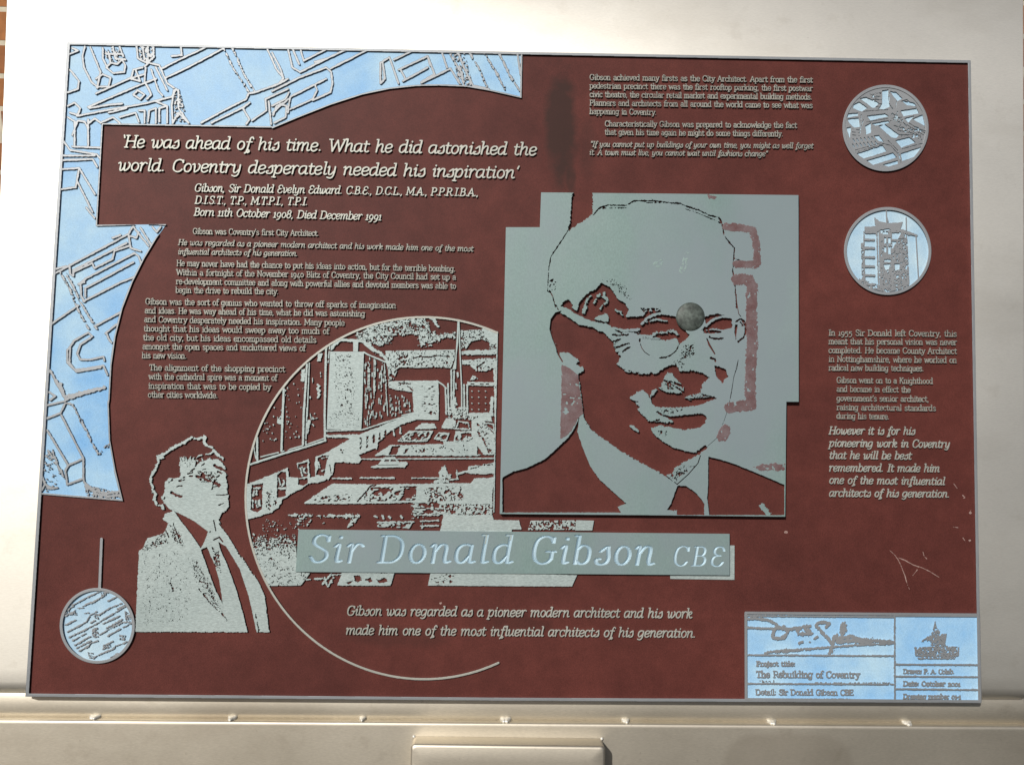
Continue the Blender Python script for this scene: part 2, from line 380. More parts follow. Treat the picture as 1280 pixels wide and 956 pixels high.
def plate(name, pts, mat, top, base, parent, bev=0.0, label=None):
    """a flat plate with the outline pts (photo px), side walls, a small bevel and a back"""
    pts = np.asarray(pts, float); n = len(pts)
    area = 0.5*np.sum(pts[:, 0]*np.roll(pts[:, 1], -1)-np.roll(pts[:, 0], -1)*pts[:, 1])
    if area > 0: pts = pts[::-1]
    a = pts-np.roll(pts, 1, 0); b = np.roll(pts, -1, 0)-pts
    na = np.stack([a[:, 1], -a[:, 0]], 1)/np.linalg.norm(a, axis=1)[:, None]; nb_ = np.stack([b[:, 1], -b[:, 0]], 1)/np.linalg.norm(b, axis=1)[:, None]
    m = na+nb_; m /= np.maximum((m*na).sum(1), 0.3)[:, None]
    inner = pts+m*bev*1000*0.94
    c = inner if bev else pts
    # all rings are built from the panel position at height top so that the walls stand square to the panel
    P0 = W(pts[:, 0], pts[:, 1], top); P1 = W(c[:, 0], c[:, 1], top)
    r1 = P0.copy(); r1[:, 2] = top-bev; r0 = P0.copy(); r0[:, 2] = base
    v = np.concatenate([P1, r1, r0]); fs = [list(range(n)), list(range(3*n-1, 2*n-1, -1))]
    for i in range(n):
        k = (i+1) % n
        fs.append([i, n+i, n+k, k]); fs.append([n+i, 2*n+i, 2*n+k, n+k])
    o = mesh_obj(name, v, fs, mat, parent, label)
    import bmesh
    bm = bmesh.new(); bm.from_mesh(o.data); bmesh.ops.recalc_face_normals(bm, faces=bm.faces)
    bmesh.ops.triangulate(bm, faces=[f for f in bm.faces if len(f.verts) > 4]); bm.to_mesh(o.data); bm.free()
    return o
def ellipse(cx, cy, rx, ry, n=96, a0=0, a1=2*math.pi):
    closed = abs(a1-a0) >= 2*math.pi-1e-6
    t = np.linspace(a0, a1, n, endpoint=not closed); return np.stack([cx+rx*np.cos(t), cy+ry*np.sin(t)], 1)
# ------------------------------------------------------------------ a slab lettering drawn stroke by stroke
# units: x-height 50, capital 72, ascender 76, descender -22.   '~' = smooth stroke, '@' = ellipse cx,cy rx,ry
GL = {
'a': (46, "~6,42 16,49 28,48 34,38 34,8|~34,28 18,28 6,20 6,8 14,0 25,2 34,11|34,8 36,0 43,0"),
'b': (47, "8,76 8,0|0,76 8,76|~8,38 18,49 30,49 39,38 39,12 30,1 18,1 8,11"),
'c': (41, "~35,40 26,49 14,48 5,36 5,14 14,1 26,0 36,9|35,48 35,38"),
'd': (48, "36,76 36,0 45,0|28,76 36,76|~36,38 26,49 13,49 4,38 4,12 13,1 26,1 36,11"),
'e': (43, "5,26 38,26|~38,26 36,41 27,50 14,49 5,37 5,14 14,1 26,0 37,9"),
'f': (29, "12,0 12,58|~12,56 15,71 25,77 33,72|2,48 28,48|2,0 24,0"),
'g': (48, "~36,38 26,49 13,49 4,38 4,15 13,4 26,4 36,14|~36,48 36,2 31,-16 18,-22 5,-17|36,48 44,48"),
'h': (50, "8,76 8,0|0,76 8,76|0,0 17,0|~8,37 20,49 32,48 37,36 37,20 37,0|29,0 46,0"),
'i': (24, "12,48 12,0|4,48 12,48|4,0 21,0|12,65 12,68"),
'j': (23, "~13,48 13,-6 8,-19 -1,-22|4,48 13,48|13,65 13,68"),
'k': (48, "8,76 8,0|0,76 8,76|0,0 17,0|36,48 10,22|18,30 38,0|27,48 43,48|30,0 46,0"),
'l': (24, "12,76 12,0|4,76 12,76|4,0 21,0"),
'm': (72, "8,48 8,0|0,48 8,48|0,0 16,0|~8,38 18,49 28,49 34,38 34,20 34,0|27,0 42,0|~34,38 44,49 54,49 60,38 60,20 60,0|52,0 68,0"),
'n': (50, "8,48 8,0|0,48 8,48|0,0 17,0|~8,37 20,49 32,48 37,36 37,20 37,0|29,0 46,0"),
'o': (45, "@22,24.5 17,25"),
'p': (47, "8,48 8,-22|0,48 8,48|0,-22 18,-22|~8,38 18,49 30,49 39,38 39,12 30,1 18,1 8,11"),
'q': (48, "36,48 36,-22|28,-22 45,-22|~36,38 26,49 13,49 4,38 4,12 13,1 26,1 36,11"),
'r': (38, "10,48 10,0|2,48 10,48|2,0 21,0|~10,33 17,46 26,50 35,45"),
's': (41, "~33,40 26,49 15,49 7,42 8,34 18,28 28,22 35,14 32,4 22,0 12,1 5,10"),
't': (32, "~12,64 12,14 16,2 24,0 31,5|2,48 29,48"),
'u': (50, "~8,48 8,14 12,2 22,0 32,5 37,13|37,48 37,0 46,0|0,48 8,48|29,48 37,48"),
'v': (43, "4,48 21,0 38,48|-3,48 12,48|30,48 45,48"),
'w': (64, "4,48 17,0 31,46 46,0 59,48|-3,48 12,48|51,48 66,48"),
'x': (44, "5,48 38,0|38,48 5,0|-2,48 12,48|31,48 45,48|-2,0 12,0|31,0 45,0"),
'y': (44, "5,48 22,2|~39,48 21,-8 13,-20 2,-21|-2,48 13,48|31,48 46,48"),
'z': (41, "5,40 5,48 35,48 5,0 36,0 36,9"),
'A': (60, "4,0 28,72 53,0|12,25 45,25|-4,0 12,0|44,0 61,0"),
'B': (53, "10,72 10,0|2,72 10,72|2,0 10,0|~10,72 32,71 40,62 40,48 32,39 10,38|~10,38 34,37 45,28 45,12 34,1 10,0"),
'C': (57, "~50,58 42,70 26,73 10,62 5,36 10,11 26,-1 42,2 51,14|50,70 50,56"),
'D': (62, "10,72 10,0|2,72 10,72|2,0 10,0|~10,72 34,71 50,58 54,36 50,14 34,1 10,0"),
'E': (50, "10,72 10,0|2,72 44,72 44,60|2,0 46,0 46,13|10,38 36,38"),
'F': (47, "10,72 10,0|2,72 44,72 44,60|2,0 20,0|10,38 34,38"),
'G': (62, "~50,58 42,70 26,73 10,62 5,36 10,11 26,-1 42,2 51,12|51,12 51,32|38,32 58,32|50,70 50,57"),
'H': (64, "10,72 10,0|52,72 52,0|10,37 52,37|2,72 18,72|2,0 18,0|44,72 60,72|44,0 60,0"),
'I': (28, "14,72 14,0|4,72 24,72|4,0 24,0"),
'K': (58, "10,72 10,0|46,72 12,32|22,44 50,0|2,72 18,72|2,0 18,0|38,72 54,72|42,0 58,0"),
'L': (48, "10,72 10,0|2,72 20,72|2,0 44,0 44,14"),
'M': (74, "10,72 8,0|10,72 36,14 62,72 64,0|2,72 10,72|0,0 16,0|62,72 70,72|56,0 72,0"),
'N': (64, "10,72 10,0|10,72 52,0 52,72|2,72 10,72|2,0 18,0|44,72 60,72"),
'O': (64, "@31,36 26,37"),
'J': (34, "~22,72 22,8 14,-2 4,4|14,72 30,72"),
'P': (50, "10,72 10,0|2,72 10,72|2,0 20,0|~10,72 34,71 44,60 44,46 34,35 10,34"),
'R': (56, "10,72 10,0|2,72 10,72|2,0 18,0|~10,72 34,71 43,61 43,48 34,37 10,36|28,37 50,0 58,0"),
'S': (48, "~41,58 36,69 22,73 9,66 7,52 16,43 30,35 41,26 42,11 31,0 16,0 5,13|41,70 41,57"),
'T': (52, "26,72 26,0|4,58 4,72 48,72 48,58|16,0 36,0"),
'V': (58, "5,72 28,0 52,72|-3,72 14,72|44,72 60,72"),
'W': (84, "5,72 22,0 41,68 60,0 78,72|-3,72 14,72|70,72 86,72"),
'Y': (56, "5,72 28,34 51,72|28,34 28,0|-3,72 14,72|43,72 59,72|18,0 38,0"),
'0': (46, "@22,25 17,25"), '1': (28, "14,50 14,0|5,42 14,50|4,0 24,0"),
'2': (44, "~6,40 14,50 28,49 33,38 24,22 6,0|6,0 36,0"),
'4': (46, "28,50 4,-2 40,-2|30,14 30,-20"),
'5': (44, "34,50 10,50 9,28|~9,28 24,30 34,20 33,0 22,-16 6,-18"),
'8': (48, "@22,54 14,17|@22,18 17,19"),
'9': (46, "@22,28 16,21|~38,28 35,4 24,-16 10,-20"),
'.': (22, "9,3 11,5"), ',': (20, "10,3 6,-11"), ':': (22, "10,3 10,6|10,40 10,43"), '-': (32, "5,26 26,26"),
"'": (18, "11,74 7,58"), '`': (18, "6,74 10,58"), '"': (32, "8,74 6,58|20,74 18,58"), ' ': (34, ""),
}
GI = dict(GL)
GI.update({
'a': (48, "~36,46 25,50 12,46 4,34 4,12 12,1 23,3 36,22|~37,48 36,10 40,1 48,4"),
'd': (49, "~36,46 25,50 12,46 4,34 4,12 12,1 23,3 36,22|~37,76 36,10 40,1 48,4|28,76 37,76"),
'e': (42, "~6,24 26,26 36,36 30,48 17,49 6,38 5,14 13,1 25,0 37,10"),
'f': (34, "~36,66 30,76 21,72 18,56 14,0 11,-16 4,-22|~12,-6 18,-18 26,-12 20,-2 12,-2|4,47 31,47"),
'h': (50, "8,76 8,0|0,76 8,76|~8,28 20,47 32,49 36,38 35,12 39,1 48,4"),
'i': (25, "~3,42 12,48 11,12 14,1 22,4|13,66 13,69"),
'k': (48, "8,76 8,0|0,76 8,76|~8,24 24,48 36,46 34,32 12,25|~18,26 28,4 36,0 45,5"),
'l': (25, "~12,76 11,12 14,1 23,4|4,76 12,76"),
'm': (74, "~0,44 8,48 8,0|~8,28 18,46 29,49 33,38 33,0|~33,28 44,46 55,49 59,38 58,12 62,1 71,4"),
'n': (50, "~0,44 8,48 8,0|~8,28 20,47 32,49 36,38 35,12 39,1 48,4"),
'r': (38, "~0,44 9,48 9,0|~9,28 18,46 27,51 35,45"),
's': (38, "~12,34 28,48 30,40 34,18 30,4 18,-1 7,2 4,12 12,14"),
'u': (50, "~0,44 8,48 8,12 13,1 23,3 36,22|~37,48 36,10 40,1 48,4"),
'v': (44, "~0,44 8,49 12,34 14,4 20,0 34,16 38,38 30,49"),
'w': (64, "~0,44 8,49 11,34 12,6 19,0 30,18 32,44|~32,30 34,4 41,0 54,16 58,38 50,49"),
'y': (48, "~0,44 8,48 8,14 13,1 23,3 36,22|~37,48 36,4 30,-16 18,-22 5,-17"),
'p': (49, "~0,44 10,48 8,0 7,-22|0,-22 16,-22|~9,30 20,47 32,49 40,38 39,14 31,2 18,1 9,10"),
'g': (49, "~37,46 26,50 12,46 4,34 4,14 12,3 23,5 37,22|~38,48 37,2 31,-16 18,-22 5,-17"),
'E': (50, "~44,58 36,71 20,72 9,62 11,48 24,40 32,39|~32,39 14,36 5,24 7,8 20,-1 36,1 46,14"),
})
_gc = {}
def glyph(ch, ital):
    k = (ch, ital)
    if k not in _gc:
        adv, s = (GI if ital else GL).get(ch, GL['o']); out = []
        for st in s.split('|'):
            if not st: continue
            if st[0] == '@':
                c, r = st[1:].split(); cx, cy = map(float, c.split(',')); rx, ry = map(float, r.split(','))
                p = ellipse(cx, cy, rx, ry, 20); p = np.concatenate([p, p[:1]])
            else:
                p = np.array([tuple(map(float, t.split(','))) for t in st.lstrip('~').split()])
                if st[0] == '~': p = smooth_line(p, 4)
            out.append(p)
        _gc[k] = (adv, out)
    return _gc[k]
def text(F, s, p0, p1, cap, ital=False, wd=1.2, slant=None, sub=False, rough=0.0, space=0.0, ys=1.12):
    """one line of lettering with its baseline from p0 to p1 (photo px); cap = capital height in px"""
    p0 = np.asarray(p0, float); p1 = np.asarray(p1, float); k = cap/72.0
    if slant is None: slant = 0.20 if ital else 0.0
    tot = sum(glyph(c, ital)[0] for c in s)+space*(len(s)-1)-4
    L = np.linalg.norm(p1-p0); ex = (p1-p0)/L; ey = np.array([ex[1], -ex[0]]); sx = L/tot; x = 0.0
    for c in s:
        adv, st = glyph(c, ital)
        for p in st:
            F.stroke(p0+np.outer((x+p[:, 0])*sx+p[:, 1]*k*slant, ex)+np.outer(p[:, 1]*k, ey), wd, sub=sub, rough=rough, ys=ys)
        x += adv+space
def text_block(name, lines, cap, ital, wd0, parent, top, base, res=0.36, label=None, mat=None, rough=0.07, slope=0.3):
    wd = wd0*(0.82 if cap > 8 else 0.70)
    pts = []
    L = []
    for (s, a, b) in lines:
        P = np.concatenate([q(a), q(b)]); L.append((s, P[0], P[1])); pts.append(P)
    pts = np.concatenate(pts); m = cap*1.4
    F = Field(pts[:, 0].min()-m, pts[:, 1].min()-m, pts[:, 0].max()+m, pts[:, 1].max()+m*0.7, res)
    F.PAD = 1.6; F.f[:] = -1.6
    for (s, a, b) in L: text(F, s, a, b, cap, ital, wd, rough=rough)
    return F.build(name, mat or (M_LETTER if cap > 8 else M_SMALL), top, base, parent, slope, label)
# ------------------------------------------------------------------ the steel stand behind the plaque, and the wall behind it
FIELD_H = 0.0060        # painted face of the plaque above the steel sheet
def quad_px(x0, y0, x1, y1): return np.array([(x0, y0), (x1, y0), (x1, y1), (x0, y1)], float)
def profile_bar(name, x0, x1, prof, mat, parent, smooth=True, nseg=1, label=None):
    """prof = (y px, height m) pairs from the top down; x0, x1 are functions of y giving the two ends"""
    v = []; f = []
    for (y, h) in prof:
        for k in range(nseg+1):
            x = x0(y)+(x1(y)-x0(y))*k/nseg
            yy = y+SEAM*(x-640)
            P = W(x, yy, 0.0); v.append((P[0], P[1], h))
    m = nseg+1
    for i in range(len(prof)-1):
        for k in range(nseg): f.append((i*m+k, (i+1)*m+k, (i+1)*m+k+1, i*m+k+1))
    o = mesh_obj(name, v, f, mat, parent, label, smooth)
    return o
SEAM = 0.0068
stand = thing('steel_stand', 'brushed steel display stand behind the plaque, leaning back, with a welded seam along its foot', 'stand', to_world((0, -0.62, -0.05)))
left = lambda y: 9.6-(y+6)*0.034
right = lambda y: 1278.6+(y)*0.003
# upper sheet: flat, its foot turned under in a small radius
prof = [(-80, -0.010), (-80, 0.0), (-60, 0.0)]
prof = [(-90, -0.02), (-86, -0.004), (-82, 0.0), (200, 0.0), (500, 0.0), (840, 0.0), (856, -0.0002), (863, -0.0012), (868, -0.0035), (871.5, -0.0075), (872.5, -0.012)]
sheet = profile_bar('upper_sheet', left, right, prof, M_SHEET, stand, nseg=4)
# folded edges of the sheet, so that it is a real tray of steel from the side
for nm, xf, sgn in (('folded_edge', left, -1), ('folded_edge', right, 1)):
    v = []; f = []
    ys = [-82, 200, 500, 856, 868]
    for y in ys:
        P = W(xf(y), y+SEAM*(xf(y)-640), 0.0); hh = 0.0 if y < 860 else -0.0035
        for dx, dh in ((0, 0), (0.0012, -0.0008), (0.0016, -0.0025), (0.0016, -0.03)): v.append((P[0]+sgn*dx, P[1], hh+dh))
    for i in range(len(ys)-1):
        for k in range(3): f.append((i*4+k, i*4+k+1, (i+1)*4+k+1, (i+1)*4+k))
    mesh_obj(nm, v, f, M_SHEET, stand, smooth=True)
# recessed strip between the upper sheet and the lower panel
prof = [(866, -0.0100), (874, -0.0085), (878, -0.0075), (896, -0.0075), (902, -0.0090), (908, -0.016)]
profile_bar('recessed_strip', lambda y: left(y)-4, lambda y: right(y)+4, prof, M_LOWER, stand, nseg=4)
# lower panel, its top edge a bright rounded arris
prof = [(902.0, -0.018), (902.6, -0.004), (903.2, -0.0012), (904.2, 0.0004), (905.6, 0.0010), (908, 0.0010), (930, 0.0010), (1000, 0.0010), (1120, 0.0010), (1124, -0.02)]
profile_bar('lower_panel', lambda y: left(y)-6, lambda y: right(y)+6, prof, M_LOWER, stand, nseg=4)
# weld beads in the seam
def bead(px, py, w, h, seed):
    r = np.random.default_rng(seed); v = []; f = []; nu, nv = 10, 6
    lumps = [(r.uniform(-0.5, 0.5), r.uniform(0.45, 0.9)) for _ in range(3)]
    P = W(px, py, 0.0); mm = 0.00094
    for j in range(nv+1):
        for i in range(nu+1):
            a = i/nu*2-1; b = j/nv*2-1
            env = max(0.0, 1-a*a)**0.5*max(0.0, 1-b*b)**0.5
            z = env*(0.6+0.5*max(lw*math.exp(-((a-lx)*4)**2) for lx, lw in lumps))
            v.append((P[0]+a*w/2*mm+r.uniform(-.12, .12)*mm, P[1]+b*h/2*mm+r.uniform(-.12, .12)*mm, -0.0085+z*0.0065*h/4))
    for j in range(nv):
        for i in range(nu): k = j*(nu+1)+i; f.append((k, k+1, k+nu+2, k+nu+1))
    mesh_obj('weld_bead', v, f, M_WELD, stand, smooth=True)
for k, (x, y, w, h) in enumerate([(115, 898.2, 15, 6), (288, 899.5, 12, 6.5), (452, 900.5, 9, 6), (632, 901.8, 15, 7), (783, 903, 11, 6), (967, 904.6, 13, 6.5), (1137, 906, 13, 6.5)]): bead(x, y, w, h, k)
# the shallow welded box below the seam
def box_cover():
    mm = 0.00094
    a = W(513.5, 930, 0.030); b = W(757, 932.5, 0.030)
    x0, x1 = a[0], b[0]; yt = 0.5*(a[1]+b[1]); yb = yt-0.16; z = 0.030; r = 0.0035; v = []; f = []; rings = []
    def ring(ins, h, rad=0.005):
        c = []
        for cx, cy, a0 in ((x1-ins-rad, yt-ins-rad, 0), (x0+ins+rad, yt-ins-rad, 90), (x0+ins+rad, yb+ins+rad, 180), (x1-ins-rad, yb+ins+rad, 270)):
            for t in np.linspace(0, 90, 5): c.append((cx+rad*math.cos(math.radians(a0+t)), cy+rad*math.sin(math.radians(a0+t)), h))
        return c
    for ins, h in ((-0.0005, 0.0012), (0, 0.003), (0, z-r), (r*0.13, z-r*0.5), (r*0.5, z-r*0.13), (r, z), (0.02, z)):
        rings.append(len(v)); v += ring(ins, h)
    n = 20
    for a_, b_ in zip(rings[:-1], rings[1:]):
        for i in range(n): f.append((a_+i, a_+(i+1) % n, b_+(i+1) % n, b_+i))
    f.append([rings[-1]+i for i in range(n)])
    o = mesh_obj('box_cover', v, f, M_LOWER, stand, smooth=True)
    for x in (x0+0.001, x1-0.001):
        vv = [(x+0.0022*math.cos(t)*c, yt-0.0002+0.0022*math.sin(t)*c, 0.0012+0.0022*s_) for c, s_ in ((1, 0), (.7, .7), (.05, 1)) for t in np.linspace(0, 2*math.pi, 8, endpoint=False)]
        ff = [(k*8+i, k*8+(i+1) % 8, k*8+8+(i+1) % 8, k*8+8+i) for k in range(2) for i in range(8)]
        mesh_obj('weld_spot', vv, ff, M_WELD, o, smooth=True)
box_cover()

# brick wall some way behind
def brick_wall():
    m, nt, b = new_mat('orange_brick')
    tc = nt.nodes.new('ShaderNodeTexCoord'); mp = nt.nodes.new('ShaderNodeMapping'); mp.inputs['Rotation'].default_value = (math.radians(90), 0, 0)
    nt.links.new(tc.outputs['Object'], mp.inputs[0])
    br = nt.nodes.new('ShaderNodeTexBrick'); br.inputs['Scale'].default_value = 1.0
    br.inputs['Brick Width'].default_value = 0.225; br.inputs['Row Height'].default_value = 0.075; br.inputs['Mortar Size'].default_value = 0.006
    br.inputs['Color1'].default_value = (0.42, 0.17, 0.055, 1); br.inputs['Color2'].default_value = (0.27, 0.10, 0.04, 1); br.inputs['Mortar'].default_value = (0.62, 0.55, 0.42, 1)
    nt.links.new(mp.outputs[0], br.inputs[0])
    n = noise(nt, 30, 5, 0.6); g = ramp(nt, n.outputs[0], [(0.3, 0.7), (0.7, 1.15)])
    nt.links.new(mix(nt, 1.0, br.outputs[0], g.outputs[0], 'MULTIPLY'), b.inputs['Base Color']); b.inputs['Roughness'].default_value = 0.9
    inv = nt.nodes.new('ShaderNodeMath'); inv.operation = 'SUBTRACT'; inv.inputs[0].default_value = 1.0; nt.links.new(br.outputs['Fac'], inv.inputs[1])
    bump(nt, b, inv.outputs[0], 0.8, 0.006)
    me = bpy.data.meshes.new('brick_wall'); x, z0, z1, d = 3.2, -0.9, 1.6, 0.12
    v = [(-x, 0, z0), (x, 0, z0), (x, 0, z1), (-x, 0, z1), (-x, d, z0), (x, d, z0), (x, d, z1), (-x, d, z1)]
    me.from_pydata(v, [], [(0, 1, 2, 3), (5, 4, 7, 6), (4, 0, 3, 7), (1, 5, 6, 2), (3, 2, 6, 7), (4, 5, 1, 0)]); me.materials.append(m)
    o = link(bpy.data.objects.new('brick_wall', me)); o.location = (0, 1.1, 1.25)
    o['label'] = 'orange brick wall just visible past the edges of the steel stand'; o['category'] = 'wall'
brick_wall()
# ------------------------------------------------------------------ the plaque
plaque = thing('information_plaque', 'rectangular dark red plaque with raised metal lettering, portraits, maps and a street view', 'plaque', to_world((0, -0.42, 0)))
OUT = np.array([(84, 53), (653, 65.5), (1213, 76), (1219.5, 477), (1226, 878), (630, 875), (32, 870), (58, 462)], float)
plate('painted_face', OUT, M_RED, FIELD_H, 0.0002, plaque, bev=0.0004)
LIFT = FIELD_H+0.0026          # tops of raised work
SUNK = FIELD_H-0.0002
F = Field(26, 46, 1234, 884, 0.5)
inner = np.array([(87.4, 56), (653, 68.3), (1210, 79), (1216.3, 477), (1222.8, 874.4), (630, 871.6), (36, 866.5), (61.5, 462)])
F.poly(OUT+(OUT-OUT.mean(0))*0.0004); F.poly(inner, sub=True); 
F.build('border', M_EDGE, LIFT+0.0002, 0.0004, plaque, 0.15)

# --- lettering
TB = dict(parent=plaque, top=LIFT, base=SUNK)
text_block('quotation', [("`He was ahead of his time. What he did astonished the", "A 535,652", "B 1166,688"), ("world. Coventry desperately needed his inspiration'", "A 520,755", "B 1085,790")], 14.6, True, 2.35, **TB)
text_block('name_lines', [("Gibson, Sir Donald Evelyn Edward. C.B.E., D.C.L., M.A., P.P.R.I.B.A.,", "A 860,848", "B 912,869"), ("D.I.S.T., T.P., M.T.P.I., T.P.I.", "A 862,902", "B 155,909"),
    ("Born 11th October 1908, Died December 1991", "E 965,38", "P 476,275.4")], 9.3, True, 1.65, **TB)
text_block('paragraph', [("Gibson was Coventry's first City Architect.", "t1 412,72", "t2 105,87")], 6.7, False, 1.45, **TB)
text_block('paragraph', [("He was regarded as a pioneer modern architect and his work made him one of the most", "t1 305,152", "t2 1222,199"), ("influential architects of his generation.", "t1 302,220", "t1 1168,233")], 6.7, True, 1.5, **TB)
text_block('paragraph', [("He may never have had the chance to put his ideas into action, but for the terrible bombing.", "t1 295,303", "t2 1095,345"),
    ("Within a fortnight of the November 1940 Blitz of Coventry, the City Council had set up a", "t1 293,370", "t2 1100,405"),
    ("re-development committee and along with powerful allies and devoted members was able to", "t1 290,435", "t2 1100,469"), ("begin the drive to rebuild the city.", "t1 287,498", "t1 1030,509")], 6.9, False, 1.45, **TB)
text_block('paragraph', [("Gibson was the sort of genius who wanted to throw off sparks of imagination", "t1 68,581", "t2 665,610"), ("and ideas. He was way ahead of his time, what he did was astonishing", "t1 64,646", "t2 440,670"),
    ("and Coventry desperately needed his inspiration. Many people", "t1 60,710", "t2 292,736"), ("thought that his ideas would sweep away too much of", "t1 56,776", "t2 180,796"),
    ("the old city, but his ideas encompassed old details", "t1 52,841", "t2 88,859"), ("amongst the open spaces and uncluttered views of", "t1 48,906", "t1 1225,919"), ("his new vision.", "t3 44,160", "t3 365,163")], 7.0, False, 1.45, **TB)
text_block('paragraph', [("The alignment of the shopping precinct", "t3 97,248", "t3 1078,259"), ("with the cathedral spire was a moment of", "t3 93,313", "t3 1020,323"),
    ("inspiration that was to be copied by", "t3 90,380", "t3 975,389"), ("other cities worldwide.", "t3 87,443", "t3 590,449")], 7.0, False, 1.5, **TB)
text_block('paragraph', [("Gibson achieved many firsts as the City Architect. Apart from the first", "t4 137,160", "t5 1160,187"), ("pedestrian precinct there was the first rooftop parking, the first postwar", "t4 137,245", "t5 1160,272"),
    ("civic theatre, the circular retail market and experimental building methods.", "t4 137,330", "t5 1155,357"), ("Planners and architects from all around the world came to see what was", "t4 137,415", "t5 1160,441"), ("happening in Coventry.", "t4 137,499", "t4 800,510")], 6.6, False, 1.3, **TB)
text_block('paragraph', [("Characteristically Gibson was prepared to acknowledge the fact", "t4 288,623", "t5 1003,639"), ("that given his time again he might do some things differently.", "t4 288,706", "t5 865,724")], 6.6, False, 1.3, **TB)
text_block('quotation', [('"If you cannot put up buildings of your own time, you might as well forget', "t4 140,826", "t5 1163,843"), ('it. A town must live, you cannot wait until fashions change"', "t4 132,907", "t5 710,922")], 6.5, True, 1.3, **TB)
text_block('paragraph', [("In 1955 Sir Donald left Coventry, this", "X 78,95", "X 862,102"), ("meant that his personal vision was never", "X 78,148", "X 862,153"), ("completed. He became County Architect", "X 78,202", "X 862,208"),
    ("in Nottinghamshire, where he worked on", "X 78,256", "X 862,263"), ("radical new building techniques.", "X 78,309", "X 660,314")], 7.0, False, 1.25, **TB)
text_block('paragraph', [("Gibson went on to a Knighthood", "X 127,385", "X 715,391"), ("and became in effect the", "X 127,439", "X 578,444"), ("government's senior architect,", "X 127,496", "X 690,501"), ("raising architectural standards", "X 127,551", "X 733,557"), ("during his tenure.", "X 127,604", "X 448,608")], 6.9, False, 1.2, **TB)
text_block('paragraph', [("However it is for his", "t6 66,135", "t6 705,139"), ("pioneering work in Coventry", "t6 66,228", "t6 965,236"), ("that he will be best", "t6 66,318", "t6 678,323"), ("remembered. It made him", "t6 66,412", "t6 890,417"),
    ("one of the most influential", "t6 66,503", "t6 928,514"), ("architects of his generation.", "t6 66,600", "t6 965,607")], 9.2, True, 1.6, **TB)
text_block('paragraph', [("Gibson was regarded as a pioneer modern architect and his work", "t7 70,152", "t8 1198,171"), ("made him one of the most influential architects of his generation.", "t7 64,280", "t8 1222,301")], 11.2, True, 1.75, **TB)

# --- pale blue plan panel that wraps the top left corner
MAP = q("P 84.5,53.5 653,66 B 1105,435 960,402 860,385 740,380 640,382 520,395 400,420 260,465 120,520 0,570 A 1204,566 455,552 E 483,85 828,82 780,150 720,250 660,370 610,500 575,640 555,780 545,956 F 541,100 548,280 575,430 612,582 195,548 P 58.5,462")
panel = plate('plan_panel', MAP, M_BLUE, FIELD_H+0.0006, FIELD_H-0.001, plaque)
F = Field(44, 46, 660, 632, 0.42)
F.stroke(smooth_line(MAP[2:11], 4), 2.6); F.stroke(MAP[10:15], 2.8); F.stroke(smooth_line(MAP[14:25], 4), 2.6); F.stroke(MAP[24:27], 2.6)
F.stroke(np.concatenate([MAP[25:], MAP[:3]]), 3.6)
F.strokes("""A 375,208 365,250 372,300 405,365 430,385; 400,210 445,320 430,390; 430,385 480,385 490,345 455,330 425,350; 470,300 490,280 520,285 540,265 555,290 550,320 500,325 470,300;
455,215 455,260 475,300; 500,210 510,260 555,265; 530,210 545,250; 480,230 490,280; 470,240 540,240; 425,415 570,350 640,330; 390,475 600,385 690,350; 300,470 330,455 355,480 345,510 310,500; 300,410 345,395 350,360 310,310; 320,215 345,225 310,240;
340,515 440,495 640,460 760,430 780,395; 395,480 480,465 540,460; 330,540 330,650; 390,530 390,645; 330,560 345,535 375,540 390,570; 395,545 420,525 440,540; 320,650 440,655; 280,625 310,665 430,685 440,700; 275,690 420,690; 275,710 410,705 430,740;
275,750 350,745 335,830 265,840; 350,745 420,860; 340,800 410,940; 445,545 500,520 530,545; 530,520 600,500 615,540; 640,545 640,490 615,490; 655,540 660,490 690,480 690,545; 705,540 705,480 740,470 740,545; 770,400 760,470 765,545; 790,400 790,480 835,545; 770,400 790,400; 765,545 790,500 835,545;
605,205 610,260 650,280 680,255 680,205; 630,205 640,265; 655,205 655,270; 640,295 660,280 705,290 740,370 770,390; 645,300 640,360 670,420 650,440; 670,310 700,400 720,425; 690,300 740,400; 580,350 590,310 630,300; 590,420 610,400 640,420 620,440 590,420; 580,350 620,360 600,310;
715,305 800,262 870,230 920,205; 735,345 840,295 990,215; 800,205 805,245 760,250; 890,545 1000,485 1090,440 1100,415 1130,410 1240,370 1275,350; 935,545 1080,475 1105,455; 1075,480 1105,530 1090,550; 1115,535 1180,490 1175,440 1275,395; 1190,450 1200,550; 1210,510 1225,470 1260,455 1275,440; 1180,210 1225,310 1255,345 1240,370; 300,520 340,545 320,600; 480,500 560,480; 690,450 740,470;
B 0,405 120,345 240,300 262,320 268,370 258,410 180,445; 0,385 30,372 50,350 40,310 0,235; 70,215 90,300 125,320 240,262 340,215; 125,215 140,270 250,215; 90,215 120,285; 260,305 430,218; 80,430 180,380 240,350; 0,470 60,440 75,410; 80,430 70,500; 80,485 180,440 200,400 190,375; 5,500 40,465 65,470 60,520 10,545; 240,262 190,275;
480,370 480,280 520,255 560,370; 490,275 500,350 480,370; 540,265 640,218; 560,310 690,250 720,330 660,365; 580,360 690,300; 590,350 570,310; 690,250 700,290; 660,368 790,305 830,370; 750,225 775,300; 820,225 850,300 890,380 960,395; 1085,225 1100,330""", 2.3, rough=0.13)
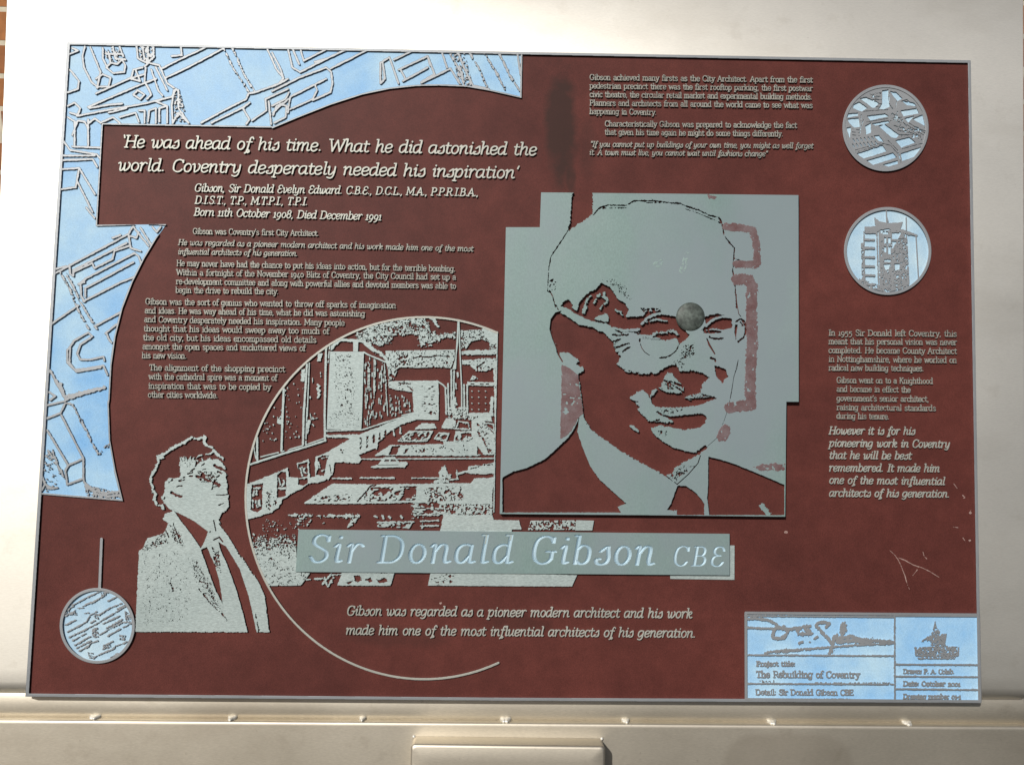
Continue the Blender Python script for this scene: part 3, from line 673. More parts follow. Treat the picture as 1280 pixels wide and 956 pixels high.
F.strokes("""E 275,325 350,285 640,130; 275,305 330,290; 345,285 350,330 365,340 365,310 630,175; 365,320 460,275 470,300 560,255 570,215 640,190; 640,130 650,200 700,215; 640,130 660,95; 405,440 400,375 430,350 670,225 690,240 700,270; 425,440 425,400 665,270; 415,465 600,370 665,345; 405,440 420,465; 390,380 420,370;
255,578 390,485; 440,620 370,660 335,710 335,770 370,805 430,800 515,785 535,830; 460,640 400,680 385,725 400,755 450,755 515,740 520,760; 440,620 460,640; 350,700 345,770 380,815 500,795; 530,620 540,650 555,670; 525,625 580,580; 665,95 740,190; 700,100 750,180; 760,95 780,120 800,95; 430,0 470,50; 470,590 600,520; 650,140 680,150 690,120; 560,150 600,135;
F 235,105 325,85; 235,170 300,145 325,95; 305,155 415,370 340,405 235,230; 415,370 415,470 335,500 325,430 340,405; 230,500 250,520 285,515; 210,470 240,520; 420,490 470,530 530,545 590,535; 425,505 480,545 540,560 595,552; 245,40 275,60 250,80; 420,490 415,470; 205,450 225,500 205,530""", 2.3, rough=0.13)
F.strokes("E 250,810 290,880 320,940 520,895; F 300,0 325,75 520,15", 3.4, rough=0.35)
F.strokes("E 300,320 345,400 385,500 440,600; 330,330 370,400 400,470 480,600; A 990,215 1030,300 1100,405; 1025,205 1080,330 1130,410; B 780,225 840,330 850,380; 870,225 920,310 950,385; 935,225 985,310 1030,395; 1000,225 1050,330 1095,400; F 330,95 360,100 490,350 540,300; 325,470 240,330; 260,330 300,440", 2.2, rough=0.4, dash=0.3)
F.poly("A 450,210 540,210 555,270 470,290", fill=0.25); F.poly("A 600,200 690,205 685,260 650,285 610,260", fill=0.3); F.poly("B 790,225 850,225 890,380 830,375", fill=0.35); F.poly("A 770,410 800,420 830,540 770,540", fill=0.3)
F.poly("F 200,400 240,330 320,460 230,540", fill=0.12); F.poly("F 420,500 600,540 605,575 430,560", fill=0.45)
F.clip(MAP)
F.build('plan_lines', M_EDGE, LIFT, FIELD_H+0.0002, panel, 0.45)

# --- three round medallions
def roundel(name, cx, cy, r, draw, fill=None, label=None):
    disc = plate(name, ellipse(cx, cy, r-0.8, (r-0.8)*1.005), M_PALE, FIELD_H+0.0007, FIELD_H-0.001, plaque, label=label)
    F = Field(cx-r-4, cy-r-4, cx+r+4, cy+r+4, 0.3)
    draw(F)
    F.clip(ellipse(cx, cy, r-1.5, r-1.5))
    F.build('relief', M_EDGE, LIFT-0.0002, FIELD_H+0.0003, disc, 0.3)
    G = Field(cx-r-4, cy-r-4, cx+r+4, cy+r+4, 0.4)
    G.poly(ellipse(cx, cy, r+0.3, r*1.005+0.3)); G.poly(ellipse(cx, cy, r-3.1, r*1.005-3.1), sub=True)
    G.build('rim', M_EDGE, LIFT+0.0006, FIELD_H-0.0005, disc, 0.3)
def draw1(F):
    F.poly(ellipse(1107, 160.3, 53, 53))
    for p in qs("""R1 430,95 480,85 475,160 490,230 440,250 400,245 430,200; 500,100 550,110 600,160 560,180 520,130; 240,160 290,150 400,200 350,240 270,180; 190,210 230,190 300,240 250,270 180,240; 130,290 220,285 220,305 130,320; 135,335 225,325 235,400 190,405 150,370;
 125,410 160,405 150,490; 285,395 330,370 330,450 295,465; 300,310 450,290 480,310 330,345; 400,395 450,380 570,470 550,495 510,490; 345,375 480,350 490,365 370,390; 690,335 770,300 790,390; 620,330 700,310 650,360; 545,520 660,490 710,535 590,575; 215,630 430,560 460,610 270,670; 300,690 520,625 550,660 350,725;
 590,630 760,575 720,650 600,690; 440,725 560,690 560,715 480,740; 600,180 700,200 720,225 640,215; 360,480 400,475 440,530 400,520; 590,265 720,245 740,285 610,310"""): F.poly(p, sub=True, rough=0.12, grow=0.5)
    for p in qs("""R1 490,110 485,200 520,250; 550,180 545,240; 570,190 640,170 720,240; 580,330 640,400; 270,270 480,255; 250,300 240,460; 300,360 480,330; 640,385 780,470; 660,370 800,460; 650,410 760,490; 700,400 800,440; 420,540 500,560 570,640 590,710; 200,600 420,540; 480,520 560,600 580,680; 200,620 450,545; 330,130 420,110; 340,150 420,140; 350,170 420,170; 350,215 420,205; 360,235 410,225; 530,390 620,420; 560,430 700,460; 570,470 720,470; 600,590 780,540; 175,420 240,430; 175,445 240,455; 175,470 240,480; 520,290 600,350; 560,270 530,340; 500,330 600,320; 270,340 250,400"""): F.stroke(p, 0.75, sub=True, rough=0.15)
    for i in range(7):
        for j in range(2): F.stroke(q("R1 %d,%d %d,%d" % (180+i*32-j*4, 505+j*45-i*4, 195+i*32-j*4, 530+j*45-i*4)), 1.3, sub=True)
    F.pits("R1 540,380 800,400 780,520 600,500", 0.32); F.pits("R1 320,110 430,100 410,250 330,220", 0.3); F.pits("R1 480,260 620,260 620,390 500,380", 0.28)
def draw2(F):
    F.polys("R2 385,155 440,200 520,215 650,205 630,265 670,285 560,290 520,260 450,275 410,300 295,290 300,250 400,240; 690,285 780,320 700,325; 625,285 650,270 690,290 640,310", rough=0.2)
    F.strokes("R2 293,290 300,780; 412,300 430,810; 440,285 450,810", 1.4, rough=0.2)
    for y in (365, 440, 525, 610, 692, 775): F.stroke(q("R2 305,%d 388,%d" % (y, y+4)), 2.6, rough=0.2)
    F.stroke(q("R2 305,300 410,300"), 2, rough=0.2)
    F.poly("R2 265,390 290,400 310,780 240,740 275,720", fill=0.62, cell=1.1); F.poly("R2 428,290 550,280 565,830 440,820", fill=0.78, cell=1.1); F.poly("R2 545,470 640,300 690,300 712,770 560,830", fill=0.72, cell=1.1)
    F.poly("R2 250,720 400,770 560,830 700,760 720,800 500,850 300,800", fill=0.55, cell=1.1)
    for y in (290, 370, 455, 575): F.stroke(q("R2 552,%d 612,%d" % (y, y+2)), 2.2, rough=0.2)
    for p in qs("R2 462,290 515,290 515,318 465,318; 480,345 500,345 500,400 480,400; 515,345 540,345 540,400 515,400; 480,430 500,430 500,480 480,480; 515,430 540,430 540,500 515,500; 480,545 540,545 540,570 480,570; 470,590 540,585 520,640 490,640; 590,690 620,690 610,715 590,715; 575,590 625,585 620,640 580,650"): F.poly(p, sub=True)
    F.strokes("R2 500,100 502,215; 682,165 684,280; 772,325 795,712; 500,145 515,200", 1.3); F.stroke(q("R2 640,290 780,328"), 2.0)
def draw3(F):
    F.strokes("""R3 180,240 350,150 520,70; 110,360 150,330 205,310; 400,215 470,170 530,140; 590,190 690,140; 250,270 310,265; 300,250 400,205; 480,350 610,270 740,220; 520,410 690,310 800,240; 530,450 720,360; 570,500 750,400; 450,600 600,510 760,430 870,430; 590,585 760,490 870,435; 110,460 220,405; 130,540 340,430 390,350 460,310;
 150,600 320,520 510,420; 190,640 350,550; 215,690 390,590; 235,725 400,640; 260,760 370,700 390,670 470,640; 430,830 530,780 640,740 680,700 820,650; 530,740 560,690 640,650; 110,330 160,270 190,250; 540,100 600,90; 420,850 440,830; 320,330 380,320; 380,450 440,410; 700,280 790,230; 620,830 700,790""", 1.35, rough=0.3)
    for p in qs("R3 720,570 790,580 780,640 720,630; 530,690 610,660 620,720 540,740; 360,770 420,780 420,850 370,840; 430,330 500,340 480,400 430,380; 400,500 470,490 480,600 420,610; 510,90 570,90 560,150 510,140; 130,300 220,290 240,350 150,350; 780,300 860,350 850,420 790,420"): F.poly(p, fill=0.45, cell=1.0)
roundel('roundel', 1107, 160.3, 53.4, draw1, label='round medallion of a bird\'s-eye city view at top right')
roundel('roundel', 1109.6, 313.9, 54.2, draw2, label='round medallion of a tower block under construction')
roundel('roundel', 121.6, 781.8, 46.6, draw3, label='round medallion of a street plan at bottom left')
F = Field(120, 668, 132, 740, 0.4); F.stroke(q("P 126.9,673.5 124.4,737"), 3.2); F.build('stem', M_EDGE, LIFT, SUNK, plaque, 0.3)

# --- long curve that frames the street view
F = Field(300, 390, 632, 856, 0.45)
arc = ellipse(530.5, 622.5, 223.5, 226, 160, -math.radians(66), -math.radians(294.5)); F.stroke(arc, 2.5, rough=0.05)
F.build('framing_curve', M_LETTER, LIFT+0.0001, SUNK, plaque, 0.3)

# --- small standing figure in profile
r5 = np.random.default_rng(5)
F = Field(166, 540, 342, 798, 0.3)
F.poly("M 68,918 85,560 105,545 120,505 160,495 195,480 215,440 190,420 200,395 240,385 330,430 392,475 400,480 415,430 432,418 480,500 520,560 575,640 620,710 640,760 660,920", rough=0.25)
F.poly("""m1 270,890 210,800 215,770 250,690 245,600 300,550 360,560 420,540 440,520 430,450 420,380 440,330 450,300 490,320 500,330 555,320 590,320 615,350 612,410 640,380 690,350 720,345 780,320 820,330 880,320 940,370 985,440 960,460 992,510 965,530 985,580 997,650 985,735 1018,750 1000,800 1015,850 1015,890 980,935 930,970 890,1050 860,1130
 M 410,470 392,478 330,432 240,388""", rough=0.35)
F.polys("M 240,385 285,405 330,430 390,475 375,520 358,550 310,480 270,430; 358,555 385,543 415,610 440,690 455,795 425,740 395,660; 435,520 470,540 530,640 570,760 606,922 565,922 545,840 510,720 470,610 445,560", sub=True, rough=0.15)
F.pits("M 300,590 350,610 400,690 470,860 400,790 330,690", 0.45, cell=0.8); F.pits("M 210,430 270,480 290,550 230,520", 0.5, cell=0.9); F.pits("M 85,540 200,470 220,530 100,575", 0.42, cell=0.8); F.pits("M 405,540 440,560 450,660 420,640", 0.6, cell=1.2, soft=1.5); F.pits("M 440,430 500,470 545,570 610,680 590,670 520,570", 0.6, cell=1.2, soft=1.5); F.pits("M 90,560 280,560 330,720 300,880 90,900", 0.03, cell=0.8)
F.strokes("M 350,730 400,790 470,860 475,870; 235,440 260,500; 190,440 215,500; 600,840 615,920; 225,700 235,735", 1.5, sub=True, rough=0.5)
F.strokes("M 440,440 520,540 600,665 640,750; 370,555 425,660 445,780; 415,425 425,470", 1.3, sub=True, rough=0.3); F.stroke(q("M 415,512 440,500 455,520"), 2.0, sub=True)
F.strokes("m1 330,720 380,750 445,770; 630,530 690,530; 845,400 920,435 985,470; 835,600 900,645; 690,505 740,560 790,590", 3.3, sub=True, rough=0.4)
F.strokes("m1 420,585 480,570; 700,490 715,515 760,520 800,510 812,480; 760,585 830,530; 690,400 720,380; 815,680 835,590 920,635 830,655; 870,540 900,520; 900,870 950,850; 520,495 580,485; 340,650 350,660; 540,525 575,525; 880,470 930,490; 700,450 740,440; 450,560 480,540; 560,470 600,440; 620,400 640,370; 400,650 450,640; 250,780 240,800; 300,600 340,570", 2.0, sub=True, rough=0.3)
F.pits("m1 640,460 880,480 880,640 660,600", 0.42, cell=0.9, soft=1.0); F.pits("m1 420,320 620,320 600,420 430,430", 0.22, cell=0.9, soft=1.0)
F.strokes("m1 440,335 432,300; 470,330 480,290; 505,330 500,295; 545,325 560,290; 580,325 600,300; 640,345 620,330; 700,335 690,310; 780,325 790,305", 1.8, taper=(1, .3)); F.strokes("m1 455,345 450,315; 490,350 492,318; 525,345 528,310; 565,345 575,315", 1.1, sub=True, taper=(.3, 1))
F.stroke(q("m1 865,748 930,752 1012,742"), 1.4, sub=True, rough=0.1)
F.strokes("m1 570,60 500,110 400,160 300,220 230,270 165,290 170,360 130,450 80,540 80,600 110,680 135,740 120,800 150,870 220,880 225,910; 605,75 650,80 730,60 715,120 760,165 815,185; 830,210 880,270 945,315", 3.0, rough=0.5); F.poly("m1 150,280 230,270 240,310 180,330", rough=0.3)
F.strokes("m1 625,310 660,280 690,275; 740,265 790,260 815,240", 1.2, rough=0.2)
F.build('standing_man_relief', M_RELIEF, LIFT, SUNK, plaque, 0.3)
# --- street view with the spire
F = Field(300, 390, 750, 740, 0.34)
F.poly("s2 -10,210 0,200 150,150 330,112 370,118 380,250 300,262 220,270 180,340 100,350 60,345 -40,310 -120,270", fill=0.60, cell=0.9, rough=0.9)
F.poly("s2 370,115 480,108 535,225 600,260 740,245 748,290 640,290 590,318 450,345 430,280 380,255", fill=0.66, cell=0.9, rough=0.9); F.pits("s2 150,150 480,110 540,230 300,260 150,340", 0.30, cell=1.6, ang=0.8, ax=1.6)
F.poly("s2 150,400 740,390 748,550 690,545 560,540 420,545 270,540 230,570 180,600 150,480", fill=0.8, cell=1.0); F.strokes("s2 390,462 450,450 520,455 600,440 690,450", 1.5, sub=True, rough=0.4); F.pits("s2 200,410 360,400 380,540 220,560", 0.35)
F.strokes("s2 430,350 500,340 560,320; 450,370 480,330; 480,370 540,350", 1.2, rough=0.4); F.strokes("s2 500,110 560,135 575,170 600,190; 565,120 580,150", 1.6, rough=0.4); F.poly("s2 585,180 610,185 605,200 590,198")
F.poly("s2 785,225 960,220 1000,210 1100,250 1100,390 1035,380 1040,330 970,300 880,320 840,380 788,385", fill=0.6, cell=1.0); F.poly("s2 975,195 1105,243 1100,370 1045,330 1000,280", rough=0.2); F.pits("s2 1040,330 1100,330 1100,390 1040,390", 0.5)
F.poly("s2 788,400 1100,385 1100,432 800,432", rough=0.4, fill=0.93); F.poly("s2 795,480 1095,463 1100,545 1050,555 1000,575 920,570 870,520 790,510", rough=0.4, fill=0.9); F.strokes("s2 930,540 990,500", 2, sub=True, rough=.3)
F.polys("s2 180,590 250,570 220,640 180,650; 870,650 900,600 940,640", fill=0.6)
# spire and tower
F.poly("s2 755,130 785,130 800,420 806,560 815,640 700,640 700,560 738,470 748,300", sub=True)
F.poly("s2 765,138 776,138 770,330 757,430 752,555 720,560 745,470 757,300"); F.strokes("s2 776,140 786,420 792,560 800,720 800,900", 1.5); F.strokes("s2 712,560 712,900; 735,570 730,880; 683,680 688,940; 820,690 822,900; 846,690 850,940; 665,780 668,940", 1.9, rough=0.15)
F.strokes("s2 750,680 752,720; 765,590 768,620; 735,610 735,640; 745,800 742,850", 1.6, rough=0.3); F.poly("s2 680,880 850,880 855,950 s4 780,90 640,80 630,30", fill=0.6, cell=1.0)
F.poly("s2 720,850 740,800 765,860 760,930 715,930", fill=0.5, cell=1.2)
# building right of the spire
F.poly("s2 850,665 1092,668 1092,700 850,695", rough=0.2); F.strokes("s2 880,682 905,684; 960,684 985,686; 1010,684 1030,684", 1.6, sub=True); F.strokes("s2 1082,560 1088,956", 2.4, rough=0.3); F.polys("s2 1050,790 1072,790 1062,950 1035,950; 1080,810 1115,850 1110,875 1085,850; 860,930 1070,930 1070,956 860,956", rough=0.3); 
for a in range(3):
    for b in range(4): F.stroke(q("s2 %d,%d %d,%d" % (885+a*58, 742+b*52, 890+a*58, 745+b*52)), 1.1)
F.poly("s4 800,40 960,35 960,95 800,95", fill=0.55)
# white block in the middle and the low range beside it
F.poly("s2 390,655 600,655 605,770 603,956 s4 560,95 372,92 s2 380,760", rough=0.1); F.pits("s2 420,900 600,880 600,956 420,956", 0.22); F.pits("s2 440,680 590,670 590,900 440,890", 0.16, cell=1.0, ax=3); F.poly("s2 180,660 395,655 388,750 340,745 250,735 180,715", fill=0.93, rough=0.2); F.strokes("s2 340,700 385,740; 280,675 360,680", 1.6, sub=True, rough=.4)
F.stroke(q("s2 590,657 640,690 668,720"), 1.8); F.stroke(q("s2 660,720 668,930"), 1.6)
# slab block: bright end wall, ribbed front
F.poly("s1 838,406 1126,408 1110,956 s3 1030,176 755,168 s1 815,930"); F.pits("s1 850,420 1030,420 1080,700 1040,956 900,956 860,600", 0.17, cell=0.8, ax=1.8, ang=0.5); F.pits("s3 760,20 1030,20 1030,170 760,170", 0.10, cell=0.9)
F.strokes("s1 855,365 930,305 1060,312 1120,318 s2 40,385 100,415 180,500", 3.4, rough=0.35); F.strokes("s1 1125,412 s2 0,432 90,470 172,505", 1.8, rough=0.1); F.poly("s1 1035,318 1078,322 1075,405 1035,405"); F.poly("s1 1100,318 1180,330 1229,400 1229,430 1130,350", fill=0.75); F.poly("s1 845,360 880,345 870,380 842,400"); F.strokes("s2 30,405 60,425; 80,430 100,450; 120,455 140,480", 1.5, sub=True)
F.strokes("s2 15,455 10,740; 65,480 52,800; 122,505 112,740; 140,510 168,950; 176,520 180,700; 205,860 205,956; 240,830 235,956; s1 1165,470 1160,760; 1215,470 1210,720", 1.2, dash=0.25, rough=0.15)
r6 = np.random.default_rng(11)
def dashes(n, x0, x1, ytop, ybot, lo, hi, w, lean=0.0):
    """short upright dashes: glazing bars and blinds of a facade between two slanting lines of photo px"""
    for _ in range(n):
        t = r6.uniform(0, 1); x = x0+(x1-x0)*t; a = ytop[0]+(ytop[1]-ytop[0])*t; b = ybot[0]+(ybot[1]-ybot[0])*t
        y = a+(b-a)*r6.uniform(0, 1)**0.75; l = r6.uniform(lo, hi)
        F.stroke(np.array([(x, y), (x+lean, min(y+l, b))]), w*r6.uniform(0.7, 1.15), rough=0.2)
dashes(62, 455, 483, (448, 462), (534, 520), 2, 7, 1.15)
dashes(34, 487, 514, (492, 496), (518, 514), 1.5, 5, 1.1)
dashes(10, 515, 520, (492, 494), (514, 513), 1.5, 4, 1.0)
F.strokes("S 420,562 580,556 690,520 815,482", 1.6, rough=0.15); F.strokes("s2 290,950 400,925", 1.2)
# covered way in the distance
F.poly("S 420,578 560,578 640,548 740,506 812,486 816,512 760,530 700,562 660,600 610,645 565,660 540,680 560,612 520,596", rough=0.35); F.strokes("S 590,652 600,640; 715,560 718,580; 745,548 746,572; 640,600 640,640", 2, rough=0.4)
# facade on the left
F.strokes("s1 803,375 790,956 s3 738,0 740,248; s1 640,515 612,956 s3 572,0 566,290; s1 442,725 432,956 s3 405,0 394,342; s3 200,235 202,412; 150,447 400,365 600,305 752,256", 2.5, rough=0.1)
F.strokes("s1 660,505 642,956 s3 597,0 588,292; s1 835,360 820,500; s3 230,388 400,346 560,300; 590,292 742,238; 172,300 190,400", 1.4, dash=0.1)
F.polys("s1 735,425 768,425 757,492 728,485; 595,560 628,552 620,662 585,662; s3 362,65 375,90 402,90 396,132 360,122; 600,92 626,98 612,170 600,210 598,160", rough=0.35); F.stroke(q("s1 730,690 745,700 728,725 748,740 730,765 745,775 732,800"), 2.2, rough=0.3)
dashes(26, 325, 352, (515, 500), (555, 548), 0.2, 0.8, 1.1); dashes(34, 356, 380, (485, 470), (552, 545), 0.2, 1.0, 1.1); dashes(8, 386, 402, (470, 460), (540, 535), 0.3, 1.5, 1.0)
F.strokes("s1 685,600 690,680; 755,580 758,620", 1.0, dash=.3); F.strokes("s3 630,90 700,75; 620,30 630,80", 1.0, dash=.5)
# arcade in the foreground
F.poly("s3 120,605 280,545 445,475 452,548 540,555 520,440 612,405 620,552 662,545 665,390 760,350 900,268 942,245 925,235 750,235 750,214 1040,225 1130,190 1150,220 1147,320 1010,370 1030,410 1005,440 900,432 820,432 800,530 740,575 690,592 610,600 560,640 490,670 400,730 372,790 300,835 180,872 120,885 104,750", rough=0.3)
F.polys("s3 155,612 248,600 240,800 200,830 150,815; 360,530 385,505 432,510 432,695 355,720; 530,445 605,425 603,600 570,618 528,605; 680,400 720,375 775,378 750,450 735,540 665,532 690,470", sub=True, rough=0.3)
F.strokes("s3 170,640 225,635; 175,660 170,700; 195,650 195,690; 165,735 165,790; 190,740 200,790 225,775; 370,560 385,610; 400,560 420,590 400,620; 370,640 425,640; 545,480 560,540; 570,500 590,520; 540,560 600,550; 690,430 700,480; 715,400 760,390; 710,500 740,490; 560,470 570,490 590,470", 1.5, rough=0.4); F.poly("s3 205,735 225,725 225,780 205,770"); F.pits("s3 270,650 330,650 390,740 300,830 260,820", 0.4); F.pits("s3 840,330 900,310 900,370 850,380", 0.4)
F.poly("s3 750,240 925,238 880,270 760,340 700,360 s3 640,380 755,300", sub=True)
F.strokes("S 570,594 570,640; 600,588 598,632; 628,582 628,612; 655,572 654,596; 680,562 678,580", 2.6, sub=True, rough=0.4); F.strokes("S 570,600 571,612; 600,600 600,606; 569,622 571,630; 599,614 598,622", 1.0)
# people, car, bus, motorcycle
F.poly("s3 755,440 800,400 830,405 815,430 790,450 800,520 770,575 750,560 740,500", rough=0.3); F.strokes("s3 780,455 790,520; 745,460 735,520", 1.0, sub=True, rough=.2)
F.poly("s4 28,465 80,452 125,392 215,388 250,430 300,425 322,440 290,476 220,470 120,476 40,476", rough=0.2); F.polys("s4 125,425 145,400 170,400 168,425; 180,425 182,400 208,398 230,424", sub=True); F.stroke(q("s4 80,455 240,452"), 0.8, sub=True)
F.poly("s4 805,465 1005,435 1005,522 850,525 780,512 720,532 715,515 790,495", rough=0.35); F.strokes("s4 820,485 900,455 990,450; 860,470 880,470", 1.2, sub=True, rough=.5); F.stroke(q("s4 708,490 712,560"), 1.6, rough=.3)
F.poly("s4 565,515 590,480 607,455 622,480 640,520 662,530 640,595 590,590 530,598 520,585 570,560", rough=0.5); F.pits("s4 580,530 650,530 640,590 580,590", 0.45)
F.strokes("s4 0,406 300,404 1005,400", 1.5, rough=0.15); F.strokes("s4 0,556 205,556; 350,556 590,558; s3 800,560 950,560; 1020,556 1147,556; s4 660,570 720,565; s3 1110,468 1150,468; 1030,405 1147,406", 1.4, rough=0.3)
# flower beds and paving of the precinct
F.poly("s4 372,168 430,120 530,125 545,162", rough=0.3); F.poly("s4 578,162 622,82 705,84 692,165", rough=0.25, fill=0.9); F.stroke(q("s4 700,165 722,105 800,120 812,168"), 1.5, rough=.4, closed=True)
for t in ("s4 240,262 330,185 515,185 468,262", "s4 530,245 560,200 645,200 622,262 570,250", "s4 690,262 700,190 830,190 842,258"): F.stroke(q(t), 1.5, rough=0.3, closed=True); F.poly(t, fill=0.42, cell=1.3, ax=1.8, ang=-0.5)
F.poly("s4 55,378 180,295 600,288 600,262 700,270 840,258 820,100 960,36 985,80 1008,200 1008,372 900,372 860,380", rough=0.3); F.polys("s4 190,305 255,298 228,372 165,374; 300,325 330,318 300,360 280,362; 870,300 920,372 870,368", sub=True, rough=0.35); F.pits("s4 320,300 560,300 540,370 350,370", 0.36); F.pits("s4 560,290 860,290 860,360 560,350", 0.15); F.pits("s4 840,110 960,80 1000,360 940,360 880,200", 0.32); F.stroke(q("s4 880,190 930,270 965,360"), 1.8, sub=True, rough=.5, dash=.2); F.polys("s4 935,105 1000,110 1005,210 960,160", sub=True, rough=.3)
F.strokes("s4 945,120 1000,130 1005,190 960,150", 1.2, rough=.3)
# lawns nearer the viewer
F.poly("s3 560,762 800,603 1145,608 s4 500,603 640,598 820,598 850,560 1005,552 990,700 990,850 780,845 600,850 580,956 s4 560,1050 600,1080 1000,1080 1147,1050 1147,895 1000,890 990,850 570,850 380,862 360,750 200,758 0,760", rough=0.25)
F.pits("s3 650,700 960,680 940,740 640,750", 0.5, ax=1.6, ang=-0.3); F.poly("s4 20,630 390,620 380,735 10,745", sub=True, fill=0.55, cell=1.5, ax=1.7, ang=-0.2); F.poly("s3 1000,745 1110,620 s4 0,625 0,740", sub=True, fill=0.45); F.stroke(q("s3 1000,742 1110,618 1147,615"), 1.8, sub=True, rough=.3); F.polys("s4 270,650 395,640 350,720 290,690", sub=True, rough=.4); F.strokes("s4 260,630 390,625", 1.4, sub=True, rough=.4)
F.poly("s4 440,640 620,620 760,625 760,740 600,740 480,760", sub=True, fill=0.42, cell=1.4); F.poly("s4 360,760 600,740 610,840 380,862", sub=True, fill=0.7, cell=1.6, ax=1.6); F.poly("s4 610,760 990,765 990,848 620,845", sub=True, fill=0.48, cell=1.2)
F.polys("s4 380,850 570,850 560,956 420,956", sub=True); F.strokes("s4 390,850 570,850; 420,900 560,895; 420,940 560,935; 440,870 430,950", 1.3, rough=.4); F.poly("s4 340,770 420,780 400,880 350,880", fill=0.4, cell=1.3)
F.strokes("s3 440,852 600,855 750,858 900,858 1010,855 930,945", 2.2, rough=0.8, dash=.1); F.poly("s3 500,870 640,880 600,940 520,940", fill=0.32); F.strokes("s4 55,862 70,870; 118,860 122,880; 168,866 178,872; 262,862 272,870", 2.4, rough=0.3); F.poly("s4 65,945 100,905 360,905 330,956", fill=0.45, ax=1.6); F.strokes("s4 80,910 360,905 320,950", 1.4, rough=.4)
F.poly("s3 690,900 740,910 730,940 690,935", fill=.3); F.poly("S2 150,170 280,190 300,220 120,230", fill=0.06, cell=1.2)
# foot of the view, fading up into speckle
lo = lambda X, Y: np.clip((Y-668)/26.0, 0, 1)*0.75+0.14
F.poly("S2 85,235 280,240 290,405 345,412 305,466 155,468 125,420 100,340", fill=lo, cell=1.0)
F.polys("S2 490,408 718,412 702,467 465,466", rough=0.2); F.polys("S2 540,425 565,420 575,445 545,450; 590,440 615,430 620,455; 640,440 680,435 690,450 650,455; 500,455 540,440 520,460", sub=True, rough=.5); F.strokes("S2 330,440 400,435 420,440; 400,460 440,415; 425,470 450,430; 440,420 500,415; 410,430 420,465", 1.4, rough=.4)
F.poly("S2 880,408 1275,412 N2 405,315 380,371 0,369 S2 868,466", rough=0.1); F.pits("S2 885,412 1000,412 990,465 880,465", 0.4, ax=1.5)
# strip below the portrait
F.poly("p7 -230,812 225,812 242,878 -230,880", rough=0.15); F.poly("p7 310,815 640,812 630,880 290,882", fill=0.5, cell=1.5); F.poly("p7 640,812 768,815 755,885 632,885")
reg = np.concatenate([ellipse(530.5, 622.5, 223.2, 225.8, 90, -math.radians(66), -math.radians(211))])
reg = np.concatenate([reg, q("P 339,733.5 760,733.5 760,648 617.4,648 616.5,640 619.5,520")])
F.clip(reg)
F.strokes("P 621.7,415 620.6,470 618.8,545 617.3,640", 1.3, rough=0.1)
F.build('street_view_relief', M_RELIEF, LIFT, SUNK, plaque, 0.28)
# --- raised portrait plate
PT = q("p3 385,120 P 838,242.3 p4 1148,140 p6 1150,766 1060,766 p8 1052,786 P 803,643.6 p7 85,766 p3 130,372 376,372")
PH = FIELD_H+0.0034
port = plate('portrait_panel', PT, M_RED, PH, FIELD_H-0.001, plaque, bev=0.0003)
F = Field(618, 234, 1004, 652, 0.34)
ctr = PT.mean(0); F.poly(PT)
F.poly("p3 608,116 752,116 762,200 758,275 700,322 640,360 572,402 590,360 600,250", sub=True, rough=0.5)
# shoulders, collar, tie
F.poly("p7 104,502 180,460 280,435 410,370 500,290 580,215 630,140 660,70 648,170 680,270 740,420 810,520 900,600 1000,690 940,715 962,756 104,756", sub=True, rough=0.15)
F.poly("p8 494,350 590,375 700,410 870,480 960,518 1046,556 1046,774 502,774 486,650 494,560", sub=True, rough=0.12)
F.poly("p8 272,560 330,562 400,610 445,660 466,695 466,774 272,774 240,742 196,735 225,690 250,620", sub=True, rough=0.2)
# dark side of the face
F.poly("""p5 528,112 490,124 458,170 450,240 470,310 495,370 508,420 540,475 600,500 655,560 690,860 p7 690,62 740,150 900,270 1060,370 1250,470 p8 150,465 180,490 215,480 270,420 430,335 450,300
 h3 700,830 640,850 550,830 450,800 350,740 290,690 250,625 330,600 560,645 700,620 750,580 762,520 720,490 850,352 712,300 720,220 795,160 720,120 640,100 510,100 480,35 380,60 300,130 250,115 210,135 140,125 60,110 0,95
 p5 1160,570 1060,550 980,530 930,490 960,440 930,410 900,330 880,300 830,260 720,215 640,195 600,160""", sub=True, rough=0.5)
F.polys("p5 515,405 590,410 625,440 660,470 640,490 692,518 690,545 655,560 640,580 600,575 560,530 535,490; h3 375,150 400,115 440,120 490,190 552,250 545,292 500,315 400,305 320,262 270,320 240,345 262,280 340,240; 55,350 90,315 160,270 215,305 250,380 290,430 400,432 470,440 560,432 640,425 720,410 790,370 850,360 880,420 850,560 762,530 720,490 600,500 470,512 430,522 360,500 310,470 350,500 400,530 465,575 380,592 330,570 220,570 190,530 120,470 140,430 100,385", rough=0.5)
F.poly("h3 245,640 300,622 420,655 560,648 700,622 750,590 800,600 780,790 740,800 700,825 640,848 550,828 450,798 350,738 290,690", rough=0.3)
F.polys("h3 55,605 85,600 140,650 130,665 85,640; p7 1100,5 1160,10 1275,40 1275,110 1190,80", rough=0.4)
F.poly("h3 480,525 600,505 720,495 758,520 748,580 700,618 560,640 450,625 430,590 470,575", sub=True, rough=0.2)
F.poly("h3 250,385 300,330 480,330 570,345 690,350 700,405 560,425 470,425 350,420 290,425", sub=True, rough=0.4)
F.poly("h3 562,346 620,320 715,298 730,330 850,343 700,350 600,360", fill=0.85, cell=1.0, rough=.4)
F.poly("h3 560,352 640,362 720,362 810,350 840,345 870,380 830,335 780,338 700,348", sub=True, rough=0.2)
